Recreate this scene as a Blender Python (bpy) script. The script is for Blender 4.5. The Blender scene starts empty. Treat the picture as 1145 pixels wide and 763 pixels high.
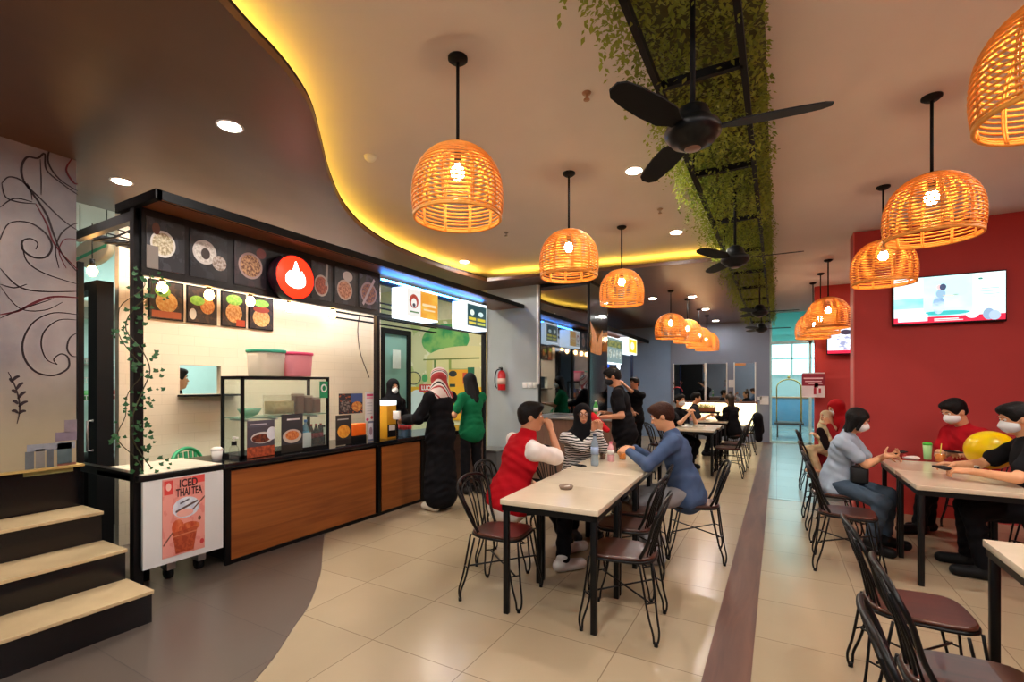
import bpy, math, random
import numpy as np
from mathutils import Vector, Matrix
R = random.Random(7)
C = bpy.context.scene.collection
PI = math.pi
rad = math.radians

# ---------------------------------------------------------------- survey helpers
F_, HY, CX, EYE = 530.0, 430.0, 572.5, 1.5
TH = math.atan(296 / F_)
def _ray(px, py):
    u = (px - CX) / F_; v = (HY - py) / F_
    return (u * math.cos(TH) - math.sin(TH), u * math.sin(TH) + math.cos(TH), v)
def onx(px, py, x):            # point of the wall plane X = x
    r = _ray(px, py); t = x / r[0]; return Vector((x, r[1] * t, EYE + r[2] * t))
def ony(px, py, y):
    r = _ray(px, py); t = y / r[1]; return Vector((r[0] * t, y, EYE + r[2] * t))
def onz(px, py, z):
    r = _ray(px, py); t = (z - EYE) / r[2]; return Vector((r[0] * t, r[1] * t, z))
def ond(px, py, d):
    r = _ray(px, py); return Vector((r[0] * d, r[1] * d, EYE + r[2] * d))

# ---------------------------------------------------------------- materials
_M = {}
def lin(c):
    if isinstance(c, str):
        c = [int(c[i:i + 2], 16) / 255 for i in (0, 2, 4)]
    return tuple((x / 12.92 if x <= .04045 else ((x + .055) / 1.055) ** 2.4) for x in c[:3]) + (1,)
def newmat(name):
    m = bpy.data.materials.new(name); m.use_nodes = True
    nt = m.node_tree; b = nt.nodes['Principled BSDF']
    return m, nt, b
def mat(name, col, rough=.5, metal=0, var=.08, scale=12, bump=0, emit=None, es=1, trans=0, alpha=1, ior=1.45, spec=.5, coords='Object', stretch=None, sss=0):
    if name in _M: return _M[name]
    m, nt, b = newmat(name); N = nt.nodes; L = nt.links
    c = lin(col)
    tc = N.new('ShaderNodeTexCoord'); mp = N.new('ShaderNodeMapping')
    L.new(tc.outputs[coords], mp.inputs[0])
    if stretch: mp.inputs['Scale'].default_value = stretch
    nz = N.new('ShaderNodeTexNoise'); nz.inputs['Scale'].default_value = scale; nz.inputs['Detail'].default_value = 4
    L.new(mp.outputs[0], nz.inputs[0])
    if var and not emit:
        mx = N.new('ShaderNodeMix'); mx.data_type = 'RGBA'
        mx.inputs[6].default_value = tuple(max(0, x * (1 - var * 2)) for x in c[:3]) + (1,)
        mx.inputs[7].default_value = tuple(min(1, x * (1 + var * 2)) for x in c[:3]) + (1,)
        L.new(nz.outputs[0], mx.inputs[0]); L.new(mx.outputs[2], b.inputs['Base Color'])
    else:
        b.inputs['Base Color'].default_value = c
    if bump:
        bp = N.new('ShaderNodeBump'); bp.inputs['Strength'].default_value = bump; bp.inputs['Distance'].default_value = .01
        L.new(nz.outputs[0], bp.inputs['Height']); L.new(bp.outputs[0], b.inputs['Normal'])
    b.inputs['Roughness'].default_value = rough; b.inputs['Metallic'].default_value = metal
    b.inputs['IOR'].default_value = ior; b.inputs['Specular IOR Level'].default_value = spec
    b.inputs['Transmission Weight'].default_value = trans; b.inputs['Alpha'].default_value = alpha
    if sss:
        b.inputs['Subsurface Weight'].default_value = sss; b.inputs['Subsurface Radius'].default_value = (.02, .01, .005)
    if emit:
        b.inputs['Emission Color'].default_value = lin(emit); b.inputs['Emission Strength'].default_value = es
    _M[name] = m
    return m
def glass(name, col='ffffff', alpha=.12, rough=.02):
    """thin glass: clear with a reflecting surface"""
    if name in _M: return _M[name]
    m, nt, b = newmat(name); N = nt.nodes; L = nt.links
    tr = N.new('ShaderNodeBsdfTransparent'); tr.inputs[0].default_value = lin(col)
    gl = N.new('ShaderNodeBsdfGlossy'); gl.inputs['Roughness'].default_value = rough
    lw = N.new('ShaderNodeLayerWeight'); lw.inputs[0].default_value = .5; fr = N.new('ShaderNodeMath'); fr.operation = 'POWER'; fr.inputs[1].default_value = 4; L.new(lw.outputs['Facing'], fr.inputs[0])
    mx = N.new('ShaderNodeMixShader'); add = N.new('ShaderNodeMath'); add.operation = 'MULTIPLY_ADD'
    add.inputs[1].default_value = .75; add.inputs[2].default_value = .025
    L.new(fr.outputs[0], add.inputs[0]); L.new(add.outputs[0], mx.inputs[0])
    L.new(tr.outputs[0], mx.inputs[1]); L.new(gl.outputs[0], mx.inputs[2])
    df = N.new('ShaderNodeBsdfDiffuse'); df.inputs[0].default_value = lin(col)
    m2 = N.new('ShaderNodeMixShader'); m2.inputs[0].default_value = alpha
    L.new(mx.outputs[0], m2.inputs[1]); L.new(df.outputs[0], m2.inputs[2])
    L.new(m2.outputs[0], N['Material Output'].inputs[0])
    _M[name] = m
    return m
def paint(name, base, layers, rough=.5, es=0, warp=.0):
    """printed picture: layers over UV 0..1.  ('e',cx,cy,rx,ry,col[,col2,scale]) ellipse; ('r',x0,y0,x1,y1,col[,col2,scale]) rectangle; ('n',col,scale,thr) blotches"""
    if name in _M: return _M[name]
    m, nt, b = newmat(name); N = nt.nodes; L = nt.links
    uv = N.new('ShaderNodeUVMap'); uv.uv_map = 'UVMap'
    src = uv.outputs[0]
    if warp:
        nz = N.new('ShaderNodeTexNoise'); nz.inputs['Scale'].default_value = 4; L.new(src, nz.inputs[0])
        va = N.new('ShaderNodeVectorMath'); va.operation = 'MULTIPLY_ADD'
        va.inputs[1].default_value = (warp,) * 3; L.new(nz.outputs[1], va.inputs[0]); L.new(src, va.inputs[2])
        sb = N.new('ShaderNodeVectorMath'); sb.operation = 'SUBTRACT'; sb.inputs[1].default_value = (warp / 2,) * 3
        L.new(va.outputs[0], sb.inputs[0]); src = sb.outputs[0]
    sx = N.new('ShaderNodeSeparateXYZ'); L.new(src, sx.inputs[0])
    def math_(op, a, bb, c=None):
        n = N.new('ShaderNodeMath'); n.operation = op
        for i, v in enumerate((a, bb, c)):
            if v is None: continue
            if isinstance(v, (int, float)): n.inputs[i].default_value = v
            else: L.new(v, n.inputs[i])
        return n.outputs[0]
    def fill(col, col2, sc):
        if col2 is None:
            return lin(col)
        v = N.new('ShaderNodeTexNoise'); v.inputs['Scale'].default_value = sc; v.inputs['Detail'].default_value = 3
        L.new(uv.outputs[0], v.inputs[0])
        rp = N.new('ShaderNodeValToRGB'); rp.color_ramp.elements[0].position = .4; rp.color_ramp.elements[1].position = .6
        rp.color_ramp.elements[0].color = lin(col); rp.color_ramp.elements[1].color = lin(col2)
        L.new(v.outputs[0], rp.inputs[0]); return rp.outputs[0]
    cur = lin(base)
    for l in layers:
        k = l[0]
        if k == 'e':
            _, cx, cy, rx, ry, col = l[:6]; col2 = l[6] if len(l) > 6 else None; sc = l[7] if len(l) > 7 else 14
            dx = math_('MULTIPLY', math_('SUBTRACT', sx.outputs[0], cx), 1 / rx)
            dy = math_('MULTIPLY', math_('SUBTRACT', sx.outputs[1], cy), 1 / ry)
            q = math_('ADD', math_('MULTIPLY', dx, dx), math_('MULTIPLY', dy, dy))
            mask = math_('LESS_THAN', q, 1.0)
        elif k == 'r':
            _, x0, y0, x1, y1, col = l[:6]; col2 = l[6] if len(l) > 6 else None; sc = l[7] if len(l) > 7 else 14
            a = math_('MULTIPLY', math_('GREATER_THAN', sx.outputs[0], x0), math_('LESS_THAN', sx.outputs[0], x1))
            c = math_('MULTIPLY', math_('GREATER_THAN', sx.outputs[1], y0), math_('LESS_THAN', sx.outputs[1], y1))
            mask = math_('MULTIPLY', a, c)
        elif k == 'l':    # slanted line x0,y0,x1,y1,width
            _, x0, y0, x1, y1, w, col = l; col2 = None; sc = 1
            ln = math.hypot(x1 - x0, y1 - y0); tx, ty = (x1 - x0) / ln, (y1 - y0) / ln
            ax = math_('SUBTRACT', sx.outputs[0], x0); ay = math_('SUBTRACT', sx.outputs[1], y0)
            t = math_('ADD', math_('MULTIPLY', ax, tx), math_('MULTIPLY', ay, ty))
            nn = math_('ABSOLUTE', math_('SUBTRACT', math_('MULTIPLY', ax, ty), math_('MULTIPLY', ay, tx)), 0)
            mask = math_('MULTIPLY', math_('LESS_THAN', nn, w), math_('MULTIPLY', math_('GREATER_THAN', t, 0.0), math_('LESS_THAN', t, ln)))
        else:
            _, col, sc, thr = l; col2 = None
            v = N.new('ShaderNodeTexNoise'); v.inputs['Scale'].default_value = sc; v.inputs['Detail'].default_value = 3
            L.new(uv.outputs[0], v.inputs[0]); mask = math_('GREATER_THAN', v.outputs[0], thr)
        f = fill(col, col2, sc)
        mx = N.new('ShaderNodeMix'); mx.data_type = 'RGBA'
        L.new(mask, mx.inputs[0])
        if isinstance(cur, tuple): mx.inputs[6].default_value = cur
        else: L.new(cur, mx.inputs[6])
        if isinstance(f, tuple): mx.inputs[7].default_value = f
        else: L.new(f, mx.inputs[7])
        cur = mx.outputs[2]
    if isinstance(cur, tuple): b.inputs['Base Color'].default_value = cur
    else: L.new(cur, b.inputs['Base Color'])
    b.inputs['Roughness'].default_value = rough
    if es:
        if isinstance(cur, tuple): b.inputs['Emission Color'].default_value = cur
        else: L.new(cur, b.inputs['Emission Color'])
        b.inputs['Emission Strength'].default_value = es
        b.inputs['Base Color'].default_value = (.02, .02, .02, 1)
        for lk in list(b.inputs['Base Color'].links): L.remove(lk)
    _M[name] = m
    return m
def stripes(name, cols, scale=30, axis='Z', dist=0, rough=.7, coords='Object'):
    if name in _M: return _M[name]
    m, nt, b = newmat(name); N = nt.nodes; L = nt.links
    tc = N.new('ShaderNodeTexCoord'); w = N.new('ShaderNodeTexWave'); w.wave_type = 'BANDS'; w.bands_direction = axis
    w.inputs['Scale'].default_value = scale; w.inputs['Distortion'].default_value = dist; w.inputs['Detail'].default_value = 1
    L.new(tc.outputs[coords], w.inputs[0])
    rp = N.new('ShaderNodeValToRGB'); rp.color_ramp.interpolation = 'CONSTANT'
    el = rp.color_ramp.elements
    while len(el) < len(cols): el.new(.5)
    for i, c in enumerate(cols):
        el[i].position = i / len(cols); el[i].color = lin(c)
    L.new(w.outputs[1], rp.inputs[0]); L.new(rp.outputs[0], b.inputs['Base Color'])
    b.inputs['Roughness'].default_value = rough
    _M[name] = m
    return m
def tilemat(name, col, col2, grout, tw, th, rough, offset=0., gw=.004, plane='XY', var=1, bump=.15, shift=(0, 0)):
    """brick-texture tiling in world metres"""
    m, nt, b = newmat(name); N = nt.nodes; L = nt.links
    g = N.new('ShaderNodeNewGeometry'); sp = N.new('ShaderNodeSeparateXYZ'); L.new(g.outputs['Position'], sp.inputs[0])
    cb = N.new('ShaderNodeCombineXYZ')
    i0, i1 = {'XY': (0, 1), 'YX': (1, 0), 'YZ': (1, 2), 'XZ': (0, 2)}[plane]
    for q_, (i_, s_) in enumerate(((i0, shift[0]), (i1, shift[1]))):
        ad = N.new('ShaderNodeMath'); ad.operation = 'SUBTRACT'; ad.inputs[1].default_value = s_; L.new(sp.outputs[i_], ad.inputs[0]); L.new(ad.outputs[0], cb.inputs[q_])
    br = N.new('ShaderNodeTexBrick'); L.new(cb.outputs[0], br.inputs[0])
    br.offset = offset; br.inputs['Scale'].default_value = 1
    br.inputs['Brick Width'].default_value = tw; br.inputs['Row Height'].default_value = th
    br.inputs['Mortar Size'].default_value = gw; br.inputs['Mortar Smooth'].default_value = .2
    br.inputs['Color1'].default_value = lin(col); br.inputs['Color2'].default_value = lin(col2); br.inputs['Mortar'].default_value = lin(grout)
    nz = N.new('ShaderNodeTexNoise'); nz.inputs['Scale'].default_value = 1.7; nz.inputs['Detail'].default_value = 6; L.new(cb.outputs[0], nz.inputs[0])
    mr = N.new('ShaderNodeMapRange'); mr.inputs[3].default_value = 1 - .12 * var; mr.inputs[4].default_value = 1 + .1 * var
    L.new(nz.outputs[0], mr.inputs[0])
    mx = N.new('ShaderNodeVectorMath'); mx.operation = 'SCALE'
    L.new(br.outputs[0], mx.inputs[0]); L.new(mr.outputs[0], mx.inputs['Scale'])
    L.new(mx.outputs[0], b.inputs['Base Color'])
    b.inputs['Roughness'].default_value = rough
    bp = N.new('ShaderNodeBump'); bp.inputs['Strength'].default_value = bump; bp.inputs['Distance'].default_value = .002
    L.new(br.outputs['Fac'], bp.inputs['Height']); bp.invert = True
    L.new(bp.outputs[0], b.inputs['Normal'])
    _M[name] = m
    return m
def woodmat(name, c1, c2, rough=.35, sc=(1, 12, 12), nscale=2.2, bump=.05, coat=0):
    if name in _M: return _M[name]
    m, nt, b = newmat(name); N = nt.nodes; L = nt.links
    tc = N.new('ShaderNodeTexCoord'); mp = N.new('ShaderNodeMapping'); mp.inputs['Scale'].default_value = sc
    L.new(tc.outputs['Object'], mp.inputs[0])
    nz = N.new('ShaderNodeTexNoise'); nz.inputs['Scale'].default_value = nscale; nz.inputs['Detail'].default_value = 6; nz.inputs['Distortion'].default_value = .6
    L.new(mp.outputs[0], nz.inputs[0])
    rp = N.new('ShaderNodeValToRGB'); rp.color_ramp.elements[0].position = .3; rp.color_ramp.elements[1].position = .7
    rp.color_ramp.elements[0].color = lin(c1); rp.color_ramp.elements[1].color = lin(c2)
    L.new(nz.outputs[0], rp.inputs[0]); L.new(rp.outputs[0], b.inputs['Base Color'])
    b.inputs['Roughness'].default_value = rough; b.inputs['Coat Weight'].default_value = coat
    bp = N.new('ShaderNodeBump'); bp.inputs['Strength'].default_value = bump; bp.inputs['Distance'].default_value = .003
    L.new(nz.outputs[0], bp.inputs['Height']); L.new(bp.outputs[0], b.inputs['Normal'])
    _M[name] = m
    return m

# ---------------------------------------------------------------- mesh builder
class MB:
    def __init__(s): s.v = []; s.f = []; s.uv = {}; s.sm = set()
    def face(s, ids, uv=None, smooth=False):
        if uv: s.uv[len(s.f)] = uv
        if smooth: s.sm.add(len(s.f))
        s.f.append(tuple(ids))
    def hexa(s, p, front=None):
        """p: 8 points, bottom 4 ccw then top 4"""
        n = len(s.v); s.v += [tuple(q) for q in p]
        for f in ((3, 2, 1, 0), (4, 5, 6, 7), (0, 1, 5, 4), (1, 2, 6, 5), (2, 3, 7, 6), (3, 0, 4, 7)):
            s.face([n + i for i in f], [(0, 0), (1, 0), (1, 1), (0, 1)])
        return s
    def box(s, a, b):
        x0, y0, z0 = a; x1, y1, z1 = b
        x0, x1 = min(x0, x1), max(x0, x1); y0, y1 = min(y0, y1), max(y0, y1); z0, z1 = min(z0, z1), max(z0, z1)
        return s.hexa([(x0, y0, z0), (x1, y0, z0), (x1, y1, z0), (x0, y1, z0), (x0, y0, z1), (x1, y0, z1), (x1, y1, z1), (x0, y1, z1)])
    def rbox(s, a, b, r=.01, seg=3):
        """box with rounded vertical corners and softened top/bottom edge"""
        x0, x1 = sorted((a[0], b[0])); y0, y1 = sorted((a[1], b[1])); z0, z1 = sorted((a[2], b[2]))
        pts = []
        for cx, cy, a0 in ((x1 - r, y1 - r, 0), (x0 + r, y1 - r, 90), (x0 + r, y0 + r, 180), (x1 - r, y0 + r, 270)):
            for i in range(seg + 1):
                t = rad(a0 + 90 * i / seg); pts.append((cx + r * math.cos(t), cy + r * math.sin(t), cx, cy))
        e = min(r * .5, (z1 - z0) * .3)
        rings = []
        for z, ins in ((z0, e), (z0 + e * .3, e * .3), (z0 + e, 0), (z1 - e, 0), (z1 - e * .3, e * .3), (z1, e)):
            k = (r - ins) / r
            rings.append([(q[2] + (q[0] - q[2]) * k, q[3] + (q[1] - q[3]) * k, z) for q in pts])
        return s.loft(rings, caps=True)
    def loft(s, rings, caps=True, closed=True, smooth=True):
        n0 = len(s.v); m = len(rings[0])
        for r_ in rings: s.v += [tuple(q) for q in r_]
        for i in range(len(rings) - 1):
            for j in range(m if closed else m - 1):
                k = (j + 1) % m
                s.face((n0 + i * m + j, n0 + i * m + k, n0 + (i + 1) * m + k, n0 + (i + 1) * m + j), smooth=smooth)
        if caps:
            s.face([n0 + j for j in reversed(range(m))]); s.face([n0 + (len(rings) - 1) * m + j for j in range(m)])
        return s
    def prism(s, pts, z0, z1):
        return s.loft([[(x, y, z0) for x, y in pts], [(x, y, z1) for x, y in pts]], smooth=False)
    def tube(s, pts, r, seg=8, closed=False, caps=True):
        P = [Vector(p) for p in pts]; n = len(P)
        rr = r if isinstance(r, (list, tuple)) else [r] * n
        T = []
        for i in range(n):
            a = P[(i - 1) % n] if (closed or i > 0) else P[i]; b = P[(i + 1) % n] if (closed or i < n - 1) else P[i]
            t = (b - a); T.append(t.normalized() if t.length > 1e-9 else Vector((0, 0, 1)))
        up = Vector((0, 0, 1)) if abs(T[0].z) < .9 else Vector((1, 0, 0))
        N_ = (up - T[0] * up.dot(T[0])).normalized()
        rings = []
        for i in range(n):
            N_ = (N_ - T[i] * N_.dot(T[i]));
            N_ = N_.normalized() if N_.length > 1e-6 else Vector((1, 0, 0))
            B = T[i].cross(N_)
            rings.append([P[i] + (N_ * math.cos(2 * PI * j / seg) + B * math.sin(2 * PI * j / seg)) * rr[i] for j in range(seg)])
        if closed:
            n0 = len(s.v)
            for q in rings: s.v += [tuple(v) for v in q]
            for i in range(n):
                for j in range(seg):
                    k = (j + 1) % seg; i2 = (i + 1) % n
                    s.face((n0 + i * seg + j, n0 + i * seg + k, n0 + i2 * seg + k, n0 + i2 * seg + j), smooth=True)
            return s
        return s.loft(rings, caps=caps)
    def cyl(s, a, b, r, r2=None, seg=16):
        return s.tube([a, b], [r, r if r2 is None else r2], seg)
    def lathe(s, prof, c=(0, 0, 0), seg=24, axis='Z', caps=True):
        rings = []
        for r, h in prof:
            ring = []
            for j in range(seg):
                a = 2 * PI * j / seg; x, y = max(r, 1e-4) * math.cos(a), max(r, 1e-4) * math.sin(a)
                q = {'Z': (x, y, h), 'X': (h, x, y), 'Y': (y, h, x)}[axis]
                ring.append((c[0] + q[0], c[1] + q[1], c[2] + q[2]))
            rings.append(ring)
        return s.loft(rings, caps=caps)
    def ball(s, c, r, seg=14, rings=9):
        rx, ry, rz = (r, r, r) if isinstance(r, (int, float)) else r
        R_ = []
        for i in range(rings + 1):
            t = -PI / 2 + PI * i / rings; k = max(math.cos(t), .01)
            R_.append([(c[0] + rx * k * math.cos(2 * PI * j / seg), c[1] + ry * k * math.sin(2 * PI * j / seg), c[2] + rz * math.sin(t)) for j in range(seg)])
        return s.loft(R_)
    def build(s, name, m, parent=None, loc=None):
        me = bpy.data.meshes.new(name); me.from_pydata(s.v, [], s.f)
        if s.uv:
            ul = me.uv_layers.new(name='UVMap'); li = 0
            for i, f in enumerate(s.f):
                u = s.uv.get(i)
                for k in range(len(f)):
                    if u: ul.data[li + k].uv = u[k]
                li += len(f)
        if s.sm:
            me.polygons.foreach_set('use_smooth', [i in s.sm for i in range(len(s.f))])
        me.materials.append(m); me.update()
        o = bpy.data.objects.new(name, me); C.objects.link(o)
        if parent: o.parent = parent
        if loc is not None: o.location = loc
        return o
def spline(pts, n=6, closed=False):
    P = [Vector(p) for p in pts]; out = []; m = len(P)
    rng = range(m) if closed else range(m - 1)
    for i in rng:
        p0 = P[(i - 1) % m] if (closed or i > 0) else P[i]; p1 = P[i]; p2 = P[(i + 1) % m]
        p3 = P[(i + 2) % m] if (closed or i + 2 < m) else P[(i + 1) % m]
        for k in range(n):
            t = k / n
            out.append(.5 * ((2 * p1) + (p2 - p0) * t + (2 * p0 - 5 * p1 + 4 * p2 - p3) * t * t + (3 * p1 - p0 - 3 * p2 + p3) * t ** 3))
    if not closed: out.append(P[-1])
    return out
def thing(name, label, cat, loc=(0, 0, 0), rz=0, group=None):
    o = bpy.data.objects.new(name, None); C.objects.link(o); o.empty_display_size = .1
    o.location = loc; o.rotation_euler = (0, 0, rz); o['label'] = label; o['category'] = cat
    if group: o['group'] = group
    return o
def tag(o, label, cat, group=None, kind=None):
    o['label'] = label; o['category'] = cat
    if group: o['group'] = group
    if kind: o['kind'] = kind
    return o
def struct(o): o['kind'] = 'structure'; return o
def dup(root, loc, rz=0, label=None, group=None, keep_z=False):
    def cp(o, par):
        c = o.copy(); C.objects.link(c)
        if par: c.parent = par
        for ch in KIDS.get(o.name, [x for x in bpy.data.objects if x.parent == o]): cp(ch, c)
        return c
    c = cp(root, None); c.location = loc; c.rotation_euler = (0, 0, rz)
    if label: c['label'] = label
    if group: c['group'] = group
    return c
KIDS = {}
def textmesh(s, size, m, parent, loc, rot, name='lettering', depth=.001, align='CENTER', bold=0, sx=1):
    cu = bpy.data.curves.new(name, 'FONT'); cu.body = s; cu.size = size; cu.extrude = depth; cu.align_x = align; cu.align_y = 'CENTER'; cu.offset = bold
    t = bpy.data.objects.new('tmp', cu); C.objects.link(t)
    bpy.context.view_layer.update()
    me = bpy.data.meshes.new_from_object(t.evaluated_get(bpy.context.evaluated_depsgraph_get()))
    bpy.data.objects.remove(t); bpy.data.curves.remove(cu)
    me.name = name; me.materials.clear(); me.materials.append(m)
    o = bpy.data.objects.new(name, me); C.objects.link(o)
    if parent: o.parent = parent
    o.location = loc; o.rotation_euler = rot; o.scale = (sx, 1, 1)
    return o
def panel(name, p0, u, v, n, m, parent=None, t=.01):
    """flat board: corner p0 (lower left seen from the front), edge vectors u (right) and v (up), front normal n"""
    p0, u, v, n = Vector(p0), Vector(u), Vector(v), Vector(n).normalized()
    b = MB(); a = [p0, p0 + u, p0 + u + v, p0 + v]; k = [q - n * t for q in a]
    b.v = [tuple(q) for q in a + k]
    b.face((0, 1, 2, 3), [(0, 0), (1, 0), (1, 1), (0, 1)])
    for f in ((5, 4, 7, 6), (4, 5, 1, 0), (5, 6, 2, 1), (6, 7, 3, 2), (7, 4, 0, 3)): b.face(f, [(.01, .01)] * 4)
    return b.build(name, m, parent)

# ---------------------------------------------------------------- smooth bodies: distance field + surface nets
class SDF:
    def __init__(s): s.p = []
    def cap(s, a, b, ra, rb=None, k=.02, sub=False): s.p.append(('c', Vector(a), Vector(b), ra, ra if rb is None else rb, k, sub)); return s
    def ell(s, c, r, M=None, k=.02, sub=False): s.p.append(('e', Vector(c), r, M, k, sub)); return s
    def cut(s, pt, n): s.p.append(('h', Vector(pt), Vector(n).normalized())); return s   # removes the side n points to
    def mesh(s, vox):
        lo = np.full(3, 1e9); hi = np.full(3, -1e9)
        for p in s.p:
            if p[0] == 'h' or p[-1]: continue
            if p[0] == 'c':
                r = max(p[3], p[4]); pts = (p[1], p[2])
            else:
                r = max(p[2]); pts = (p[1],)
            for q in pts:
                lo = np.minimum(lo, np.array(q) - r); hi = np.maximum(hi, np.array(q) + r)
        lo -= vox * 3; hi += vox * 3
        n = np.ceil((hi - lo) / vox).astype(int) + 1
        G = np.full(n, .2, np.float32)
        ax = [lo[i] + np.arange(n[i]) * vox for i in range(3)]
        for p in s.p:
            if p[0] == 'h':
                nn = np.array(p[2]); d = ((ax[0][:, None, None] - p[1][0]) * nn[0] + (ax[1][None, :, None] - p[1][1]) * nn[1] + (ax[2][None, None, :] - p[1][2]) * nn[2])
                G = np.maximum(G, d.astype(np.float32)); continue
            k = p[-2]
            if p[0] == 'c':
                r = max(p[3], p[4]) + k + vox * 2.5
                bl = np.minimum(np.array(p[1]), np.array(p[2])) - r; bh = np.maximum(np.array(p[1]), np.array(p[2])) + r
            else:
                r = max(p[2]) + k + vox * 2.5; bl = np.array(p[1]) - r; bh = np.array(p[1]) + r
            i0 = np.clip(((bl - lo) / vox).astype(int), 0, n - 1); i1 = np.clip(((bh - lo) / vox).astype(int) + 2, 1, n)
            if (i1 <= i0).any(): continue
            X = ax[0][i0[0]:i1[0]][:, None, None]; Y = ax[1][i0[1]:i1[1]][None, :, None]; Z = ax[2][i0[2]:i1[2]][None, None, :]
            if p[0] == 'c':
                a, b = np.array(p[1]), np.array(p[2]); ab = b - a; L2 = max(float(ab @ ab), 1e-9)
                x, y, z = X - a[0], Y - a[1], Z - a[2]
                t = np.clip((x * ab[0] + y * ab[1] + z * ab[2]) / L2, 0, 1)
                d = np.sqrt((x - t * ab[0]) ** 2 + (y - t * ab[1]) ** 2 + (z - t * ab[2]) ** 2) - (p[3] + (p[4] - p[3]) * t)
            else:
                c = p[1]; M = p[3]; x, y, z = X - c[0], Y - c[1], Z - c[2]
                if M is not None:   # rows of M: local axes
                    x, y, z = (x * M[0][0] + y * M[0][1] + z * M[0][2], x * M[1][0] + y * M[1][1] + z * M[1][2], x * M[2][0] + y * M[2][1] + z * M[2][2])
                rx, ry, rz = p[2]
                k0 = np.sqrt((x / rx) ** 2 + (y / ry) ** 2 + (z / rz) ** 2)
                k1 = np.sqrt((x / rx ** 2) ** 2 + (y / ry ** 2) ** 2 + (z / rz ** 2) ** 2) + 1e-9
                d = np.where(k0 < .3, (k0 - 1) * min(p[2]), k0 * (k0 - 1) / k1)
            S = G[i0[0]:i1[0], i0[1]:i1[1], i0[2]:i1[2]]; d = d.astype(np.float32)
            if p[-1]:
                h = np.clip(k - np.abs(S + d), 0, None) / k; S[...] = np.maximum(S, -d) + h * h * k * .25
            else:
                h = np.clip(k - np.abs(S - d), 0, None) / k; S[...] = np.minimum(S, d) - h * h * k * .25
        G[0] = G[-1] = .1; G[:, 0] = G[:, -1] = .1; G[:, :, 0] = G[:, :, -1] = .1
        ins = G < 0
        c = [ins[dx:n[0] - 1 + dx, dy:n[1] - 1 + dy, dz:n[2] - 1 + dz] for dx in (0, 1) for dy in (0, 1) for dz in (0, 1)]
        sm = sum(q.astype(np.int8) for q in c); act = (sm > 0) & (sm < 8)
        idx = np.argwhere(act); ID = np.full(act.shape, -1, np.int64); ID[act] = np.arange(len(idx))
        acc = np.zeros((len(idx), 3)); cnt = np.zeros(len(idx))
        co = [(dx, dy, dz) for dx in (0, 1) for dy in (0, 1) for dz in (0, 1)]
        for i in range(8):
            for j in range(i + 1, 8):
                if sum(abs(co[i][q] - co[j][q]) for q in range(3)) != 1: continue
                A = G[tuple((idx + co[i]).T)]; B = G[tuple((idx + co[j]).T)]
                m = (A < 0) != (B < 0); t = np.where(m, A / np.where(m, A - B, 1), 0)
                pos = np.array(co[i])[None, :] + t[:, None] * (np.array(co[j]) - np.array(co[i]))[None, :]
                acc[m] += pos[m]; cnt[m] += 1
        V = (idx + acc / cnt[:, None]) * vox + lo
        F = []
        for a in range(3):
            sl0 = [slice(None)] * 3; sl1 = [slice(None)] * 3; sl0[a] = slice(0, -1); sl1[a] = slice(1, None)
            A = ins[tuple(sl0)]; B = ins[tuple(sl1)]; e = np.argwhere(A != B)
            b, c2 = (a + 1) % 3, (a + 2) % 3
            ok = (e[:, b] > 0) & (e[:, c2] > 0) & (e[:, b] < n[b] - 1) & (e[:, c2] < n[c2] - 1); e = e[ok]
            ub = np.zeros(3, int); ub[b] = 1; uc = np.zeros(3, int); uc[c2] = 1
            q = np.stack([ID[tuple((e - ub - uc).T)], ID[tuple((e - uc).T)], ID[tuple(e.T)], ID[tuple((e - ub).T)]], 1)
            fl = A[tuple(e.T)]
            q[~fl] = q[~fl][:, ::-1]; F.append(q)
        F = np.concatenate(F)
        F = F[(F >= 0).all(1)]
        return V, F
    def build(s, name, m, parent=None, vox=.008, fold=0):
        V, F = s.mesh(vox)
        if fold:   # soft cloth folds: ripples that run mostly across the limbs and down the back
            N_ = np.zeros_like(V); a = V[F[:, 2]] - V[F[:, 0]]; b = V[F[:, 3]] - V[F[:, 1]]; n_ = np.cross(a, b)
            for q in range(4): np.add.at(N_, F[:, q], n_)
            N_ /= np.linalg.norm(N_, axis=1)[:, None] + 1e-9
            x, y, z = V[:, 0], V[:, 1], V[:, 2]
            w = np.sin(46 * z + 9 * x + 5 * np.sin(11 * y + 7 * z)) * np.sin(8 * x - 6 * y + 3 * z + 1) + .7 * np.sin(34 * (x + y) + 14 * z + 3 * np.sin(17 * z)) * np.sin(9 * z + 2) + .4 * np.sin(70 * z - 40 * x + 30 * y)
            V = V + N_ * (w * fold)[:, None]
        me = bpy.data.meshes.new(name)
        me.vertices.add(len(V)); me.vertices.foreach_set('co', V.astype(np.float32).ravel())
        me.loops.add(len(F) * 4); me.loops.foreach_set('vertex_index', F.astype(np.int32).ravel())
        me.polygons.add(len(F)); me.polygons.foreach_set('loop_start', np.arange(0, len(F) * 4, 4, dtype=np.int32))
        me.polygons.foreach_set('use_smooth', np.ones(len(F), bool))
        me.update(calc_edges=True); me.validate()
        me.materials.append(m)
        o = bpy.data.objects.new(name, me); C.objects.link(o)
        if parent: o.parent = parent
        return o
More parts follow.
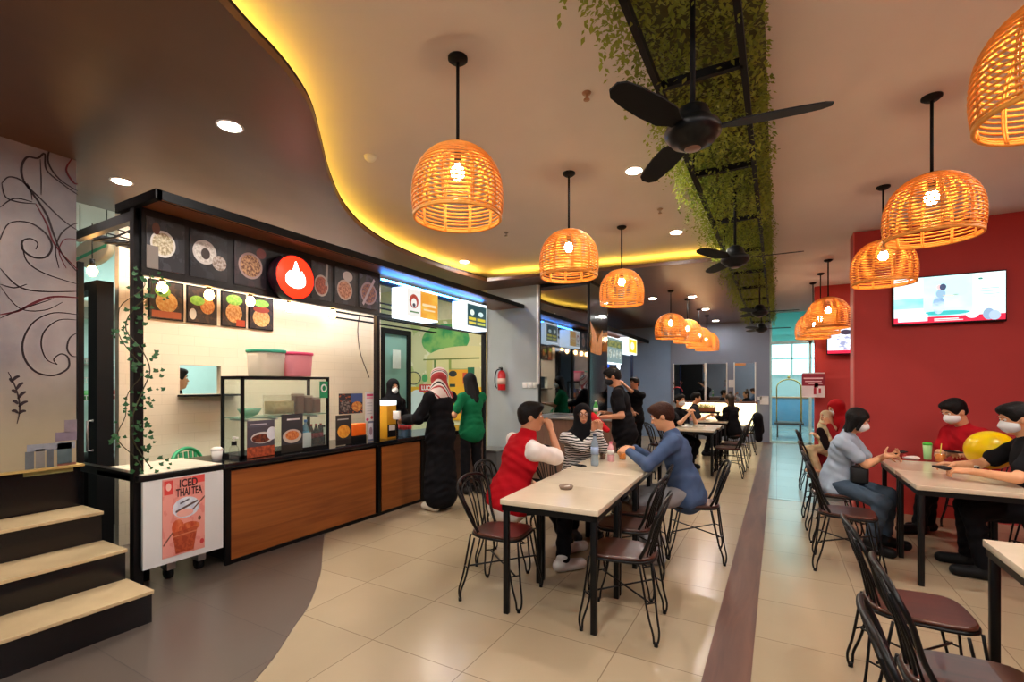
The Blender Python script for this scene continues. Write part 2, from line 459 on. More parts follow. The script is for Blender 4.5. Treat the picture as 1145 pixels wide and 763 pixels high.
# ---------------------------------------------------------------- people
SKIN = mat('skin_tan', 'c08a68', .5, var=.03, scale=30, sss=.05)
SKINL = mat('skin_light', 'd8a078', .5, var=.03, scale=30, sss=.05)
EYEW = mat('eye_white', 'e8e2da', .3, var=0); EYED = mat('eye_dark', '1c120c', .2, var=0)
LIPS = mat('lip_skin', '9c5348', .5, var=0)
HAIRM = mat('black_hair', '0a0808', .6, var=.3, scale=60, bump=.5, spec=.25)
HAIRB = mat('brown_hair', '34190d', .6, var=.3, scale=60, bump=.5, spec=.25)
MASKM = mat('mask_cloth', 'e6ebee', .8, var=.02, scale=40)
MASKK = mat('black_mask_cloth', '15151a', .8, var=.02)
def fab(name, col, **k): return mat(name, col, .85, var=k.pop('var', .06), scale=11, bump=.5, spec=.15, **k)
def ik(a, t, l1, l2, hint):
    a, t = Vector(a), Vector(t); d = t - a; L = min(d.length, (l1 + l2) * .999); d = d.normalized(); t = a + d * L
    x = (l1 * l1 - l2 * l2 + L * L) / (2 * L); h = math.sqrt(max(l1 * l1 - x * x, 0))
    hv = Vector(hint); hv = (hv - d * hv.dot(d)).normalized()
    return a + d * x + hv * h, t
def axes(x, y, z): return (Vector(x), Vector(y), Vector(z))
def add_hand(S, wrist, d, n, side, s=1, curl=.5, spread=.12, thumb=.5):
    """wrist point, d towards the fingers, n out of the palm, side=+1 thumb towards d x n"""
    d = Vector(d).normalized(); n = Vector(n); n = (n - d * n.dot(d)).normalized(); w = d.cross(n) * side
    for i, f in enumerate((-.027, -.009, .009, .026)):
        S.cap(wrist + w * f * .6 * s + d * .01, wrist + d * (.078 + .006 * (1 - abs(i - 2))) * s + w * f * s, .0125 * s, .0105 * s, k=.010)
    S.ell(wrist + d * .045 * s + n * .003, (.034 * s, .045 * s, .014 * s), axes(w, d, n), k=.012)
    for i, (f, L) in enumerate(((-.029, .058), (-.010, .072), (.009, .078), (.028, .070))):
        a = wrist + d * .080 * s + w * f * s; ang = 0; dd = (d + w * f / .03 * spread * .35).normalized()
        for j, q in enumerate((.44, .32, .24)):
            ang += curl * (.75 if j == 0 else .95) + .08 * (3 - i) * curl
            v = dd * math.cos(ang) + n * math.sin(ang); b = a + v * L * q * s
            S.cap(a, b, (.0088 - .0008 * j) * s, (.0082 - .0008 * j) * s, k=.003); a = b
    a = wrist + d * .025 * s + w * .030 * s + n * .006
    for j, (L, r) in enumerate(((.038, .0125), (.030, .010), (.024, .009))):
        v = (w * (.75 - .3 * j * thumb) + d * (.65 + .1 * j) + n * (.25 + thumb * .35 * j)).normalized()
        b = a + v * L * s; S.cap(a, b, r * s, r * .9 * s, k=.006); a = b
def person(label, xy, face, h=1.66, seat=None, lean=0, roll=0, head=(0, 0), hands=None, feet=None, elbows=None,
           skin=SKIN, shirt=None, sleeve='short', sleeve_m=None, vest=None, pants=None, hair='short', hair_m=None, mask=None,
           robe=None, hijab=None, shoes=None, vox=.0075, width=1.0, group=None, curl=.6, glasses=False, legs=True, cat='person', name='person', hand_dir=None, long_pants=True):
    s = h / 1.68
    T = thing(name, label, cat, (xy[0], xy[1], 0), face, group)
    Mi = Matrix.Rotation(-face, 3, 'Z')
    def loc(p): return Mi @ (Vector(p) - Vector((xy[0], xy[1], 0)))
    seated = seat is not None
    P = Vector((0, 0, (seat + .085) if seated else .92 * s))
    u = Vector((math.sin(roll), math.sin(lean), math.cos(lean))).normalized()
    X = Vector((1, 0, 0)); X = (X - u * X.dot(u)).normalized(); f = u.cross(X)
    chest = P + u * .30 * s; neck = P + u * .49 * s
    w = width
    yaw, pitch = head
    hf = (Matrix.Rotation(yaw, 3, 'Z') @ Vector((0, 1, 0))); hr = Vector((hf.y, -hf.x, 0))
    hu = Matrix.Rotation(pitch, 3, hr) @ Vector((0, 0, 1)); hf = Matrix.Rotation(pitch, 3, hr) @ hf
    HM = axes(hr, hf, hu)
    base = neck + (u * .6 + hu * .4).normalized() * .08 * s
    H = base + hu * .105 * s + hf * .02 * s
    hp = lambda a, b, c: H + (hr * a + hf * b + hu * c) * s
    sh = [neck - u * .045 * s + X * sx * .175 * s * w for sx in (-1, 1)]
    hip = [P + X * sx * .088 * s * w for sx in (-1, 1)]
    if feet is None:
        feet = [(-.1, .42, .08), (.1, .42, .08)] if seated else [(-.1, 0, .08), (.1, .03, .08)]
        feet = [Vector(q) for q in feet]
    else: feet = [loc(q) for q in feet]
    lt, ls = .43 * s, .41 * s
    knees = []; ank = []
    for i in range(2):
        k, a = ik(hip[i], feet[i], lt, ls, (0, 1, .8) if seated else (0, 1, 0)); knees.append(k); ank.append(a)
    la, lf = .285 * s, .25 * s
    if hands is None: hw = [Vector((-.26, .06, P.z - .03)), Vector((.26, .06, P.z - .03))]
    else: hw = [loc(q) if q is not None else Vector((sx * .25, .1, P.z)) for q, sx in zip(hands, (-1, 1))]
    elbows = elbows or [(-.5, -.3, -1), (.5, -.3, -1)]
    el = []; wr = []
    for i in range(2):
        e, a = ik(sh[i], hw[i], la, lf, elbows[i]); el.append(e); wr.append(a)
    # ---- body
    B = SDF()
    B.ell(P + u * .02, (.155 * s * w, .11 * s, .12 * s), axes(X, f, u), k=.05)
    B.ell(P + u * .16 * s, (.135 * s * w, .098 * s, .14 * s), axes(X, f, u), k=.05)
    B.ell(chest + u * .04 * s, (.155 * s * w, .105 * s, .17 * s), axes(X, f, u), k=.05)
    for i in range(2):
        B.cap(neck - u * .02 * s, sh[i] - u * .005, .05 * s, .052 * s, k=.03)
        B.cap(sh[i], el[i], .047 * s, .037 * s, k=.03); B.cap(el[i], wr[i], .037 * s, .024 * s, k=.012)
        d = (wr[i] - el[i]).normalized()
        if hand_dir and hand_dir[i]:
            dd, nn, sd = hand_dir[i]; add_hand(B, wr[i], Mi @ Vector(dd), Mi @ Vector(nn), sd, s, curl)
        else:
            nn = Vector((0, -.25, -1)) if abs(d.z) < .75 else Vector(((-1) ** i * 1.0, 0, 0))
            add_hand(B, wr[i], d, nn, (1 if i == 0 else -1) * (-1 if abs(d.z) < .75 else 1) * (1), s, curl)
        if legs or True:
            B.cap(hip[i], knees[i], .078 * s, .052 * s, k=.03); B.cap(knees[i], ank[i], .052 * s, .034 * s, k=.02)
            fd = Vector((ank[i].x - P.x, 0, 0)) * .3 + Vector((0, 1, 0)); fd = fd.normalized()
            B.cap(ank[i] - fd * .03 - Vector((0, 0, .03)), ank[i] + fd * .14 * s - Vector((0, 0, .045)), .034, .026, k=.02)
    B.cap(neck - u * .02, base + hu * .05 * s, .054 * s, .05 * s, k=.025)
    B.ell(hp(0, -.008, .025), (.074 * s, .093 * s, .086 * s), HM, k=.02)
    B.ell(hp(0, .022, -.045), (.056 * s, .066 * s, .068 * s), HM, k=.03)
    B.ell(hp(0, .06, -.088), (.024 * s, .02 * s, .018 * s), HM, k=.02)
    B.cap(hp(0, .083, .012), hp(0, .098, -.022), .008 * s, .0125 * s, k=.012)
    for e in (-1, 1):
        B.ell(hp(e * .031, .098, .014), (.017 * s, .014 * s, .011 * s), HM, k=.012, sub=True)
        B.ell(hp(e * .075, -.005, -.005), (.009 * s, .018 * s, .030 * s), HM, k=.006)
        B.ell(hp(e * .031, .084, .032), (.02 * s, .008 * s, .006 * s), HM, k=.01)
    B.ell(hp(0, .083, -.058), (.022 * s, .01 * s, .009 * s), HM, k=.008)
    B.build('body', skin, T, vox)
    # ---- face
    if hijab != 'back':
        for e in (-1, 1):
            mb = MB().ball(hp(e * .031, .0775, .012), .0095 * s, 10, 7); o = mb.build('eye', EYEW, T)
            MB().ball(hp(e * .031, .0835, .010), .0056 * s, 8, 5).build('iris', EYED, o)
            mb = MB().tube([hp(e * .016, .092, .032), hp(e * .031, .091, .037), hp(e * .046, .083, .033)], .0032 * s, 6); mb.build('eyebrow', hair_m or HAIRM, T)
        if not mask:
            MB().tube([hp(-.022, .087, -.058), hp(0, .095, -.056), hp(.022, .087, -.058)], [.003, .0055, .003], 6).build('lips', LIPS, T)
    if glasses:
        mb = MB()
        for e in (-1, 1):
            mb.tube([hp(e * .033 + .024 * math.cos(a), .098, .010 + .019 * math.sin(a)) for a in [2 * PI * i / 14 for i in range(14)]], .0022, 6, closed=True)
            mb.tube([hp(e * .057, .096, .014), hp(e * .078, .0, .014)], .002, 6)
        mb.tube([hp(-.01, .1, .012), hp(.01, .1, .012)], .002, 6)
        mb.build('eyeglasses', mat('glasses_frame', '3a1410', .3), T)
    if mask:
        m = SDF(); m.ell(hp(0, .028, -.042), (.064 * s, .082 * s, .060 * s), HM, k=.02); m.cap(hp(0, .09, .0), hp(0, .108, -.03), .010 * s, .014 * s, k=.02)
        m.cut(hp(0, .015, 0), -hf); m.cut(hp(0, 0, .004), (hu * .9 + hf * -.25)); m.build('face_mask', mask, T, min(vox, .009))
        for e in (-1, 1):
            MB().tube([hp(e * .060, .03, -.015), hp(e * .078, .0, .012), hp(e * .083, -.02, .0)], .0018, 5).build('ear_loop', mask, T)
    # ---- hair / scarf
    if hair:
        hm = hair_m or HAIRM; Q = SDF()
        Q.ell(hp(0, -.012, .034), (.083 * s, .101 * s, .094 * s), HM, k=.015)
        if hair == 'short':
            Q.ell(hp(0, .05, .085), (.06 * s, .05 * s, .035 * s), HM, k=.03)
            Q.ell(hp(0, -.05, -.02), (.064 * s, .05 * s, .05 * s), HM, k=.02)
        Q.ell(hp(0, .105, -.035), (.078 * s, .075 * s, .095 * s), HM, k=.012, sub=True)
        if hair == 'short':
            for e in (-1, 1): Q.ell(hp(e * .09, .012, -.035), (.03 * s, .05 * s, .05 * s), HM, k=.008, sub=True)
            Q.cut(hp(0, 0, -.07), -hu)
        if hair in ('bob', 'long'):
            L = .17 if hair == 'bob' else .34
            for e in (-1, -.5, .0, .5, 1):
                b0 = hp(e * .062, -.045 + .035 * abs(e), .03)
                Q.cap(b0, hp(e * (.075 if hair == 'bob' else .10), -.055 + .05 * abs(e) - (0 if hair == 'bob' else .03), .03 - L * (1 if abs(e) < .8 else .8)), (.036 if hair == 'bob' else .044) * s, (.022 if hair == 'bob' else .03) * s, k=.03)
            if hair == 'bob':
                for e in (-1, 1): Q.cap(hp(e * .06, .05, .06), hp(e * .074, .045, -.075), .017 * s, .014 * s, k=.02)
        if hair == 'ponytail':
            Q.cap(hp(0, -.09, .05), hp(0, -.13, -.06), .03 * s, .03 * s, k=.02); Q.cap(hp(0, -.13, -.06), hp(0, -.115, -.2), .03 * s, .012 * s, k=.02)
        if hair == 'bun':
            Q.ell(hp(0, -.03, .14), (.04 * s,) * 3, HM, k=.01)
            for e in (-1, 0, 1): Q.cap(hp(e * .05, -.05, .03), hp(e * .05, -.06, -.3), .036 * s, .025 * s, k=.03)
        Q.build('hair', hm, T, vox)
    if hijab and hijab != 'back':
        Q = SDF()
        Q.ell(hp(0, -.012, .03), (.096 * s, .114 * s, .106 * s), HM, k=.03); Q.ell(hp(0, .0, -.06), (.088 * s, .098 * s, .085 * s), HM, k=.04)
        Q.cap(neck + u * .04, neck - u * .04 + f * .03, .105 * s, .13 * s, k=.05)
        for i in range(2): Q.cap(neck, sh[i] * .75 + neck * .25 - u * .01, .08 * s, .075 * s, k=.05)
        Q.cap(neck + f * .03, chest + u * .12 + f * .05, .10 * s, .085 * s, k=.05)
        Q.ell(hp(0, .115, -.012), (.060 * s, .07 * s, .083 * s), HM, k=.012, sub=True)
        Q.build('hijab', hijab, T, min(vox, .009), fold=.0025)
    # ---- clothing
    def torso(Q, g, z0=-.02, bottom=True, kk=.05, shk=1):
        Q.ell(P + u * .16 * s, ((.135 + g) * s * w, (.098 + g) * s, .15 * s), axes(X, f, u), k=kk)
        Q.ell(chest + u * .04 * s, ((.157 + g) * s * w, (.107 + g) * s, .175 * s), axes(X, f, u), k=kk)
        if bottom:
            Q.ell(P + u * z0, ((.178 + g) * s * w, (.140 + g) * s, .14 * s), axes(X, f, u), k=kk); Q.ell(P + u * .08 * s, ((.158 + g) * s * w, (.122 + g) * s, .14 * s), axes(X, f, u), k=kk)
        for i in range(2): Q.cap(neck - u * .025 * s, (neck - u * .045 * s).lerp(sh[i], shk) - u * .005, (.05 + g) * s, (.054 + g) * s, k=.03)
    if shirt:
        Q = SDF(); torso(Q, .018, -.045 if seated else -.03)
        if not seated: Q.ell(P - u * .10, (.172 * s * w, .138 * s, .10 * s), axes(X, f, u), k=.04)
        if not sleeve_m:
            for i in range(2):
                fr = {'short': .66, 'half': .85, 'none': .05, 'long': 1}[sleeve]
                Q.cap(sh[i], sh[i].lerp(el[i], fr), .063 * s, (.066 if sleeve in ('short', 'half') else .052) * s, k=.02)
                if sleeve == 'long': Q.cap(el[i], el[i].lerp(wr[i], .93), .052 * s, .037 * s, k=.02)
        Q.cap(neck - u * .03, neck + u * .025, .066 * s, .060 * s, k=.02)
        Q.build('shirt', shirt, T, vox, fold=.0042)
        if sleeve_m:
            for i in range(2):
                Q = SDF(); Q.cap(sh[i], sh[i].lerp(el[i], .7), .066 * s, .066 * s, k=.02); Q.build('sleeve', sleeve_m, T, vox)
    if vest:
        Q = SDF(); torso(Q, .026, shk=.62)
        Q.cap(neck - u * .03, neck + u * .06, .078 * s, .068 * s, k=.03); Q.build('vest', vest, T, vox, fold=.004)
    if robe:
        Q = SDF(); torso(Q, .018)
        for i in range(2):
            Q.cap(sh[i], el[i], .07 * s, .066 * s, k=.03); Q.cap(el[i], el[i].lerp(wr[i], .92), .066 * s, .06 * s, k=.02)
        z = P.z
        Q.cap((0, 0, z + .03), (0, .0, .42), .155 * s, .185 * s, k=.06); Q.cap((0, 0, .42), (0, 0, .2), .185 * s, .205 * s, k=.05)
        Q.cut((0, 0, .035), (0, 0, -1)); Q.build('robe', robe, T, vox, fold=.005)
    if pants:
        Q = SDF(); Q.ell(P + u * (-.01), (.164 * s * w, .120 * s, .115 * s), axes(X, f, u), k=.04)
        for i in range(2):
            Q.cap(hip[i], knees[i], .092 * s, .068 * s, k=.03); Q.cap(knees[i], knees[i].lerp(ank[i], .93 if long_pants else .5), .068 * s, .056 * s, k=.02)
        Q.build('trousers', pants, T, vox, fold=.0045)
    if shoes:
        for i in range(2):
            fd = (Vector((ank[i].x - P.x, 0, 0)) * .3 + Vector((0, 1, 0))).normalized(); z0 = ank[i].z - .08
            Q = SDF(); a = Vector((ank[i].x, ank[i].y, z0 + .05))
            Q.cap(a - fd * .035, a + fd * .16 * s - Vector((0, 0, .008)), .050, .044, k=.02); Q.cap(a, a + Vector((0, 0, .06)), .048, .05, k=.02)
            Q.cut((0, 0, z0 + .004), (0, 0, -1)); Q.build('shoe', shoes, T, min(vox, .01))
    return T, dict(hp=hp, neck=neck, chest=chest, u=u, f=f, X=X, sh=sh, el=el, wr=wr, P=P, H=H, hu=hu, hf=hf, hr=hr)
# ---------------------------------------------------------------- common materials
BLK = mat('black_metal', '08090b', .4, metal=.1, var=.1, spec=.35)
BLKM = mat('black_paint', '0b0c0e', .6, var=.1, spec=.25)
WHITE = mat('white_laminate', 'e9e6e0', .4, var=.02)
GREY = mat('grey_wall_paint', 'a9b0b1', .8, var=.03, scale=3, bump=.05)
BLUEW = mat('blue_glow_wall_paint', '8aa2c0', .8, var=.04, scale=3, bump=.05)  # blue-grey wall with the stall's blue glow put into its colour
SLATE = mat('slate_wall_paint', '7f8696', .8, var=.03, scale=3, bump=.05)
REDW = mat('red_wall_paint', 'b03835', .7, var=.05, scale=3, bump=.06)
REDE = mat('red_column_edge', 'cf6a62', .6, var=.03)
CEILM = mat('ceiling_plaster', 'd8d2d0', .9, var=.03, scale=2, bump=.05)
SOFF = woodmat('dark_brown_soffit', '523422', '65412a', .42, (1, .3, 1), 1.2, .03)
CREAMF = tilemat('cream_floor_tile', 'a8977c', 'a19075', '80705a', .64, .57, .24, offset=0, gw=.003, shift=(-2.07, 2.03))
GREYF = tilemat('grey_floor_tile', '5a5048', '544b44', '403934', 1.2, .6, .3, gw=.003)
LOBF = tilemat('lobby_floor_tile', '8d9793', '87918d', '727a77', .8, .8, .22, gw=.003)
STRIPE = woodmat('brown_floor_stripe', '4a291d', '66402e', .5, (6, .6, 1), 2, .02)
TABLETOP = mat('cream_stone_top', 'd9cbb2', .12, var=.06, scale=5)
COUNTW = woodmat('orange_brown_plank', '80451d', 'a3602c', .4, (1, .5, 9), 2.2, .04)
SEATW = woodmat('dark_red_brown_wood', '34180f', '4a2418', .32, (9, 1, 1), 3, .03, coat=.3)
STEEL = mat('brushed_steel', 'b9bcbd', .3, metal=.9, var=.04)
GLASS = glass('clear_glass', 'f2fbf8', .04)
PLAST = glass('clear_plastic', 'fdfdfb', .03, .1)

# ---------------------------------------------------------------- floor
struct(MB().box((-8.2, -2.2, -.1), (3.6, 14, 0)).build('floor', CREAMF))
struct(MB().box((-2.2, 14, -.1), (3.6, 22, .001)).build('floor_lobby', LOBF))
crv = spline([(-1.55, -2.2, 0), (-1.72, -.6, 0), (-1.95, .6, 0), (-2.30, 1.45, 0), (-2.61, 1.91, 0), (-2.80, 2.17, 0), (-3.18, 2.56, 0), (-3.6, 2.92, 0), (-3.97, 3.25, 0)], 6)
struct(MB().prism([(-8.2, -2.2)] + [(p.x, p.y) for p in crv] + [(-3.97, 6.9), (-8.2, 6.9)], .0, .003).build('floor_grey_section', GREYF))
struct(MB().prism([(-.345, -2.2), (-.125, -2.2), (-.09, 13.88), (-.30, 13.88)], .0, .003).build('trim_1', STRIPE))
struct(MB().box((-.095, 7.08, 0), (3.5, 14.0, .003)).build('floor_right_section', LOBF))

# ---------------------------------------------------------------- ceilings
struct(MB().box((-8.2, -2.2, 3.33), (3.6, 14, 3.43)).build('ceiling', CEILM))
sc = spline([(-1.80, -2.2, 0), (-1.86, -.6, 0), (-1.93, .4, 0), (-2.0, .9, 0), (-2.08, 1.15, 0), (-2.16, 1.35, 0), (-2.25, 1.59, 0), (-2.42, 1.87, 0), (-2.71, 2.18, 0), (-3.12, 2.60, 0), (-3.55, 3.13, 0), (-3.88, 3.74, 0), (-4.08, 4.5, 0), (-4.12, 5.5, 0), (-4.02, 6.38, 0)], 5)
edge = [(p.x, p.y) for p in sc] + [(-.33, 6.87)]
SF = MB().prism([(-5.5, -2.2)] + edge + [(-.33, 13.9), (-5.5, 13.9)], 3.14, 3.19)
struct(SF.build('ceiling_brown_soffit', SOFF))
# narrow upstand that hides the cove light, and the strip itself
def offs(line, d):
    out = []
    for i, p in enumerate(line):
        a = Vector(line[max(i - 1, 0)]); b = Vector(line[min(i + 1, len(line) - 1)]); t = (b - a).normalized(); out.append((p[0] - t.y * d, p[1] + t.x * d))
    return out
def ribbon(line, d0, d1, z0, z1):
    A, B_ = offs(line, d0), offs(line, d1); mb = MB()
    mb.loft([[(a[0], a[1], z0), (b[0], b[1], z0), (b[0], b[1], z1), (a[0], a[1], z1)] for a, b in zip(A, B_)], smooth=False); return mb
LEDY = mat('yellow_led', 'ffffff', emit='ffc846', es=34)
struct(ribbon(edge[:-1], 0, .012, 3.185, 3.205).build('trim_2', BLKM))
cv1 = ribbon(edge[:-1], .19, .23, 3.192, 3.202).build('cove_light', LEDY); tag(cv1, 'glowing yellow cove light strip following the curved brown ceiling edge', 'cove light')
cv2 = ribbon([edge[-2], (-2.5, 6.59), (-.36, 6.87)], .19, .23, 3.192, 3.202).build('cove_light', LEDY); tag(cv2, 'straight glowing yellow cove light strip above the mirrored column', 'cove light')

# ---------------------------------------------------------------- walls
struct(MB().box((-8.2, -2.2, 0), (-8.1, 14, 3.4)).build('wall_far_left', GREY))
struct(MB().box((3.5, -2.2, 0), (3.6, 14, 3.4)).build('wall_right', REDW))
struct(MB().box((-4.40, 7.0, 0), (-3.42, 7.12, 3.33)).build('wall_grey', GREY))
struct(MB().box((-8.2, -2.3, 0), (3.6, -2.2, 2.72)).build('wall_front_blocker', mat('front_blocker_paint', '6f7c8c', .7, var=.04, scale=3)))  # unseen wall added to keep bright surroundings out of mirrors and floor reflections
struct(MB().box((-8.1, 7.0, 0), (-4.40, 7.12, 3.33)).build('wall_stall_end', mat('mural_wall_base', 'cfcaa0', .8)))
struct(MB().box((.815, 7.0, 0), (3.5, 7.26, 3.33)).build('wall_red', REDW))
struct(MB().box((.805, 6.99, 0), (.817, 7.27, 3.33)).build('trim_3', REDE))
struct(MB().box((.62, 10.5, 0), (3.5, 10.66, 3.33)).build('wall_red_far', REDW))
struct(MB().box((-8.1, 13.9, 0), (-2.62, 14.02, 3.33)).build('wall_blue', BLUEW))
struct(MB().box((-2.62, 13.88, 0), (-.16, 14.02, 3.33)).build('wall_back', SLATE))
struct(MB().box((.86, 13.9, 0), (3.5, 14.02, 3.33)).build('wall_back_right', REDW))
# entrance: glass with a mint frame
FR = mat('mint_white_frame', 'bfe0da', .4)
struct(MB().box((-.16, 13.9, 0), (-.11, 13.98, 3.33)).box((.70, 13.9, 0), (.76, 13.98, 3.33)).box((.82, 13.9, 0), (.87, 13.98, 3.33)).box((-.11, 13.9, 2.52), (.82, 13.98, 2.60)).box((-.11, 13.9, 0), (.82, 13.98, .05)).build('door_2', FR))
g = struct(MB().box((-.11, 13.93, .05), (.70, 13.945, 2.52)).build('window_1', GLASS)); struct(MB().box((-.11, 13.93, 2.60), (.82, 13.945, 3.33)).build('window_2', glass('mint_glass', 'a8f0ea', .3)))
struct(MB().box((.76, 13.93, .05), (.82, 13.945, 2.52)).build('window_3', GLASS))
# lobby beyond
LW = mat('lobby_wall', 'd6e4e4', .8, var=.03)
struct(MB().box((-2.3, 14.02, 0), (-2.2, 22, 3.6)).box((3.5, 14.02, 0), (3.6, 22, 3.6)).box((-2.3, 22, 0), (3.6, 22.1, 3.6)).box((-2.3, 14.02, 3.5), (3.6, 22, 3.6)).build('wall_lobby', LW))
LOBGLOW = mat('lobby_glow_fill', 'ffffff', emit='b8ecff', es=2.6)
struct(MB().box((-.9, 21.95, 1.9), (2.1, 22, 3.2)).build('window_glow_panel', LOBGLOW))  # glowing panel added to fill the lobby with cyan light
struct(MB().box((-.9, 21.9, 2.5), (2.1, 21.96, 2.56)).box((.5, 21.9, 1.9), (.56, 21.96, 3.2)).box((-.95, 21.9, 1.84), (2.15, 21.96, 1.9)).build('trim_4', FR))
lc = thing('reception_desk', 'blue-fronted reception desk in the bright lobby beyond the glass door', 'desk', (.6, 20.2, 0))
MB().rbox((-.9, -.3, 0), (.9, .3, 1.0), .03).build('body', mat('desk_blue', '4f86a8', .4), lc); MB().rbox((-.95, -.35, 1.0), (.95, .35, 1.05), .03).build('top', mat('desk_top', 'b9825a', .3), lc)

# ---------------------------------------------------------------- stairs and painted wall (left)
XW = -4.46
st = thing('staircase', 'black risers and cream treads of the short staircase under the painted wall', 'stairs', (-4, 0, 0))
TRD = mat('cream_tread', 'c4ad86', .25, var=.08, scale=6); RIS = mat('black_riser_tile', '0b0c0f', .12, var=.1)
xs = [-3.43, -3.78, -4.13, XW]; zs = [.205, .405, .61]
for i in range(3):
    MB().box((xs[i] - .005 + 4, -2.2, 0 if i == 0 else zs[i - 1] - .03), (xs[i + 1] - .02 + 4, 1.5, zs[i] - .022)).build('riser', RIS, st)
    MB().rbox((xs[i] + 4 + .008, -2.2, zs[i] - .022), (xs[i + 1] + 4 - .004, 1.508, zs[i]), .004, 1).build('tread', TRD, st)
struct(MB().box((XW - .02, -2.2, 0), (-4.95, 1.5, .90)).build('wall_stair_plinth', RIS))
struct(MB().box((XW + .02, -2.2, .90), (-4.95, 1.51, .915)).build('trim_5', mat('ochre_ledge', 'b59a5c', .5)))
wm, nt, b_ = newmat('painted_concrete'); N = nt.nodes; L = nt.links
tc = N.new('ShaderNodeTexCoord'); nz = N.new('ShaderNodeTexNoise'); nz.inputs['Scale'].default_value = 1.6; nz.inputs['Detail'].default_value = 9; L.new(tc.outputs['Object'], nz.inputs[0])
rp = N.new('ShaderNodeValToRGB'); e = rp.color_ramp.elements; e[0].position = .3; e[1].position = .72; e[0].color = lin('77737c'); e[1].color = lin('b0a7a4'); L.new(nz.outputs[0], rp.inputs[0])
sp = N.new('ShaderNodeSeparateXYZ'); L.new(tc.outputs['Object'], sp.inputs[0]); mr = N.new('ShaderNodeMapRange'); mr.inputs[1].default_value = 1.75; mr.inputs[2].default_value = 1.1; L.new(sp.outputs[2], mr.inputs[0])
mm = N.new('ShaderNodeMix'); mm.data_type = 'RGBA'; mf = N.new('ShaderNodeMath'); mf.operation = 'MULTIPLY'; mf.inputs[1].default_value = .65; L.new(mr.outputs[0], mf.inputs[0]); L.new(mf.outputs[0], mm.inputs[0]); L.new(rp.outputs[0], mm.inputs[6]); mm.inputs[7].default_value = lin('a59a6e'); L.new(mm.outputs[2], b_.inputs['Base Color'])
b_.inputs['Roughness'].default_value = .45
aw = struct(MB().box((XW - .02, -2.2, .915), (-4.95, 1.475, 3.14)).build('wall_left', wm))
INK = mat('dark_mural_ink', '2e2228', .6); INKR = mat('maroon_mural_ink', '6a2430', .6); GINK = mat('pale_swirl_wash', '8d8794', .6)
def wallstroke(px, w, m=INK, n=5, name='painted_swirl'):
    P = spline([onx(x, y, XW - .018) for x, y in px], n); mb = MB(); rings = []
    for i, p in enumerate(P):
        t = (P[min(i + 1, len(P) - 1)] - P[max(i - 1, 0)]).normalized(); s_ = Vector((0, -t.z, t.y)); ww = w * (.35 + .65 * math.sin(PI * (i + .5) / len(P)))
        rings.append([p + s_ * ww, p - s_ * ww, p - s_ * ww + Vector((.002, 0, 0)), p + s_ * ww + Vector((.002, 0, 0))])
    mb.loft(rings, smooth=False); return mb.build(name, m, aw)
for pts, w, m in [
    ([(87, 218), (70, 206), (52, 190), (50, 172), (42, 177), (30, 176), (24, 188), (28, 205), (45, 222), (70, 246), (87, 258)], .006, INK),
    ([(45, 178), (46, 200), (46, 218)], .003, INK),
    ([(2, 205), (10, 198), (24, 202), (36, 216), (52, 240), (60, 262), (70, 285), (87, 305)], .006, INK),
    ([(2, 205), (6, 220), (20, 226), (40, 228)], .004, INK),
    ([(30, 205), (34, 212), (36, 224)], .003, INK),
    ([(40, 228), (52, 250), (62, 275), (87, 302)], .005, INKR),
    ([(0, 268), (10, 250), (32, 249), (50, 260), (58, 275), (52, 287), (38, 288), (26, 280), (25, 270), (34, 267), (42, 272), (40, 279)], .006, INK),
    ([(25, 272), (30, 292), (50, 306), (87, 318)], .004, INK),
    ([(0, 232), (16, 222), (36, 226)], .004, INK),
    ([(0, 300), (20, 320), (45, 326), (87, 326)], .005, INK), ([(0, 318), (16, 322), (30, 318)], .004, INK),
    ([(0, 352), (20, 348), (40, 338), (60, 332), (87, 333)], .008, INKR), ([(0, 356), (24, 346), (60, 334)], .004, INK),
    ([(0, 320), (22, 345), (50, 347), (70, 338)], .003, INK),
    ([(87, 352), (60, 350), (38, 360), (26, 380), (27, 400), (40, 416), (60, 420), (76, 412), (76, 400), (68, 396), (60, 402), (64, 408)], .006, INK),
    ([(87, 358), (66, 358), (50, 370), (46, 386), (52, 402), (64, 408)], .004, INK),
    ([(87, 372), (78, 378), (75, 390), (80, 398), (87, 399)], .005, INK),
    ([(66, 150), (56, 166), (54, 182), (66, 200), (87, 214)], .005, INK), ([(80, 178), (74, 190), (82, 204), (87, 206)], .006, INKR),
    ([(66, 300), (62, 280), (68, 262), (80, 252), (87, 250)], .004, INK), ([(87, 268), (72, 268), (66, 282), (74, 300)], .003, INKR),
]: wallstroke(pts, w, m)
wallstroke([(9, 416), (16, 430), (21, 446), (22, 460), (19, 474)], .004, INK, name='painted_sprig')
for a, b in [((14, 426), (22, 421)), ((18, 436), (26, 428)), ((20, 446), (29, 438)), ((21, 455), (31, 449)), ((21, 463), (29, 460)), ((14, 428), (10, 424)), ((18, 440), (13, 437)), ((20, 452), (14, 449)), ((20, 462), (13, 460))]:
    wallstroke([a, ((a[0] + b[0]) / 2, (a[1] + b[1]) / 2 - 1.5), b], .009, INK, name='painted_leaf')
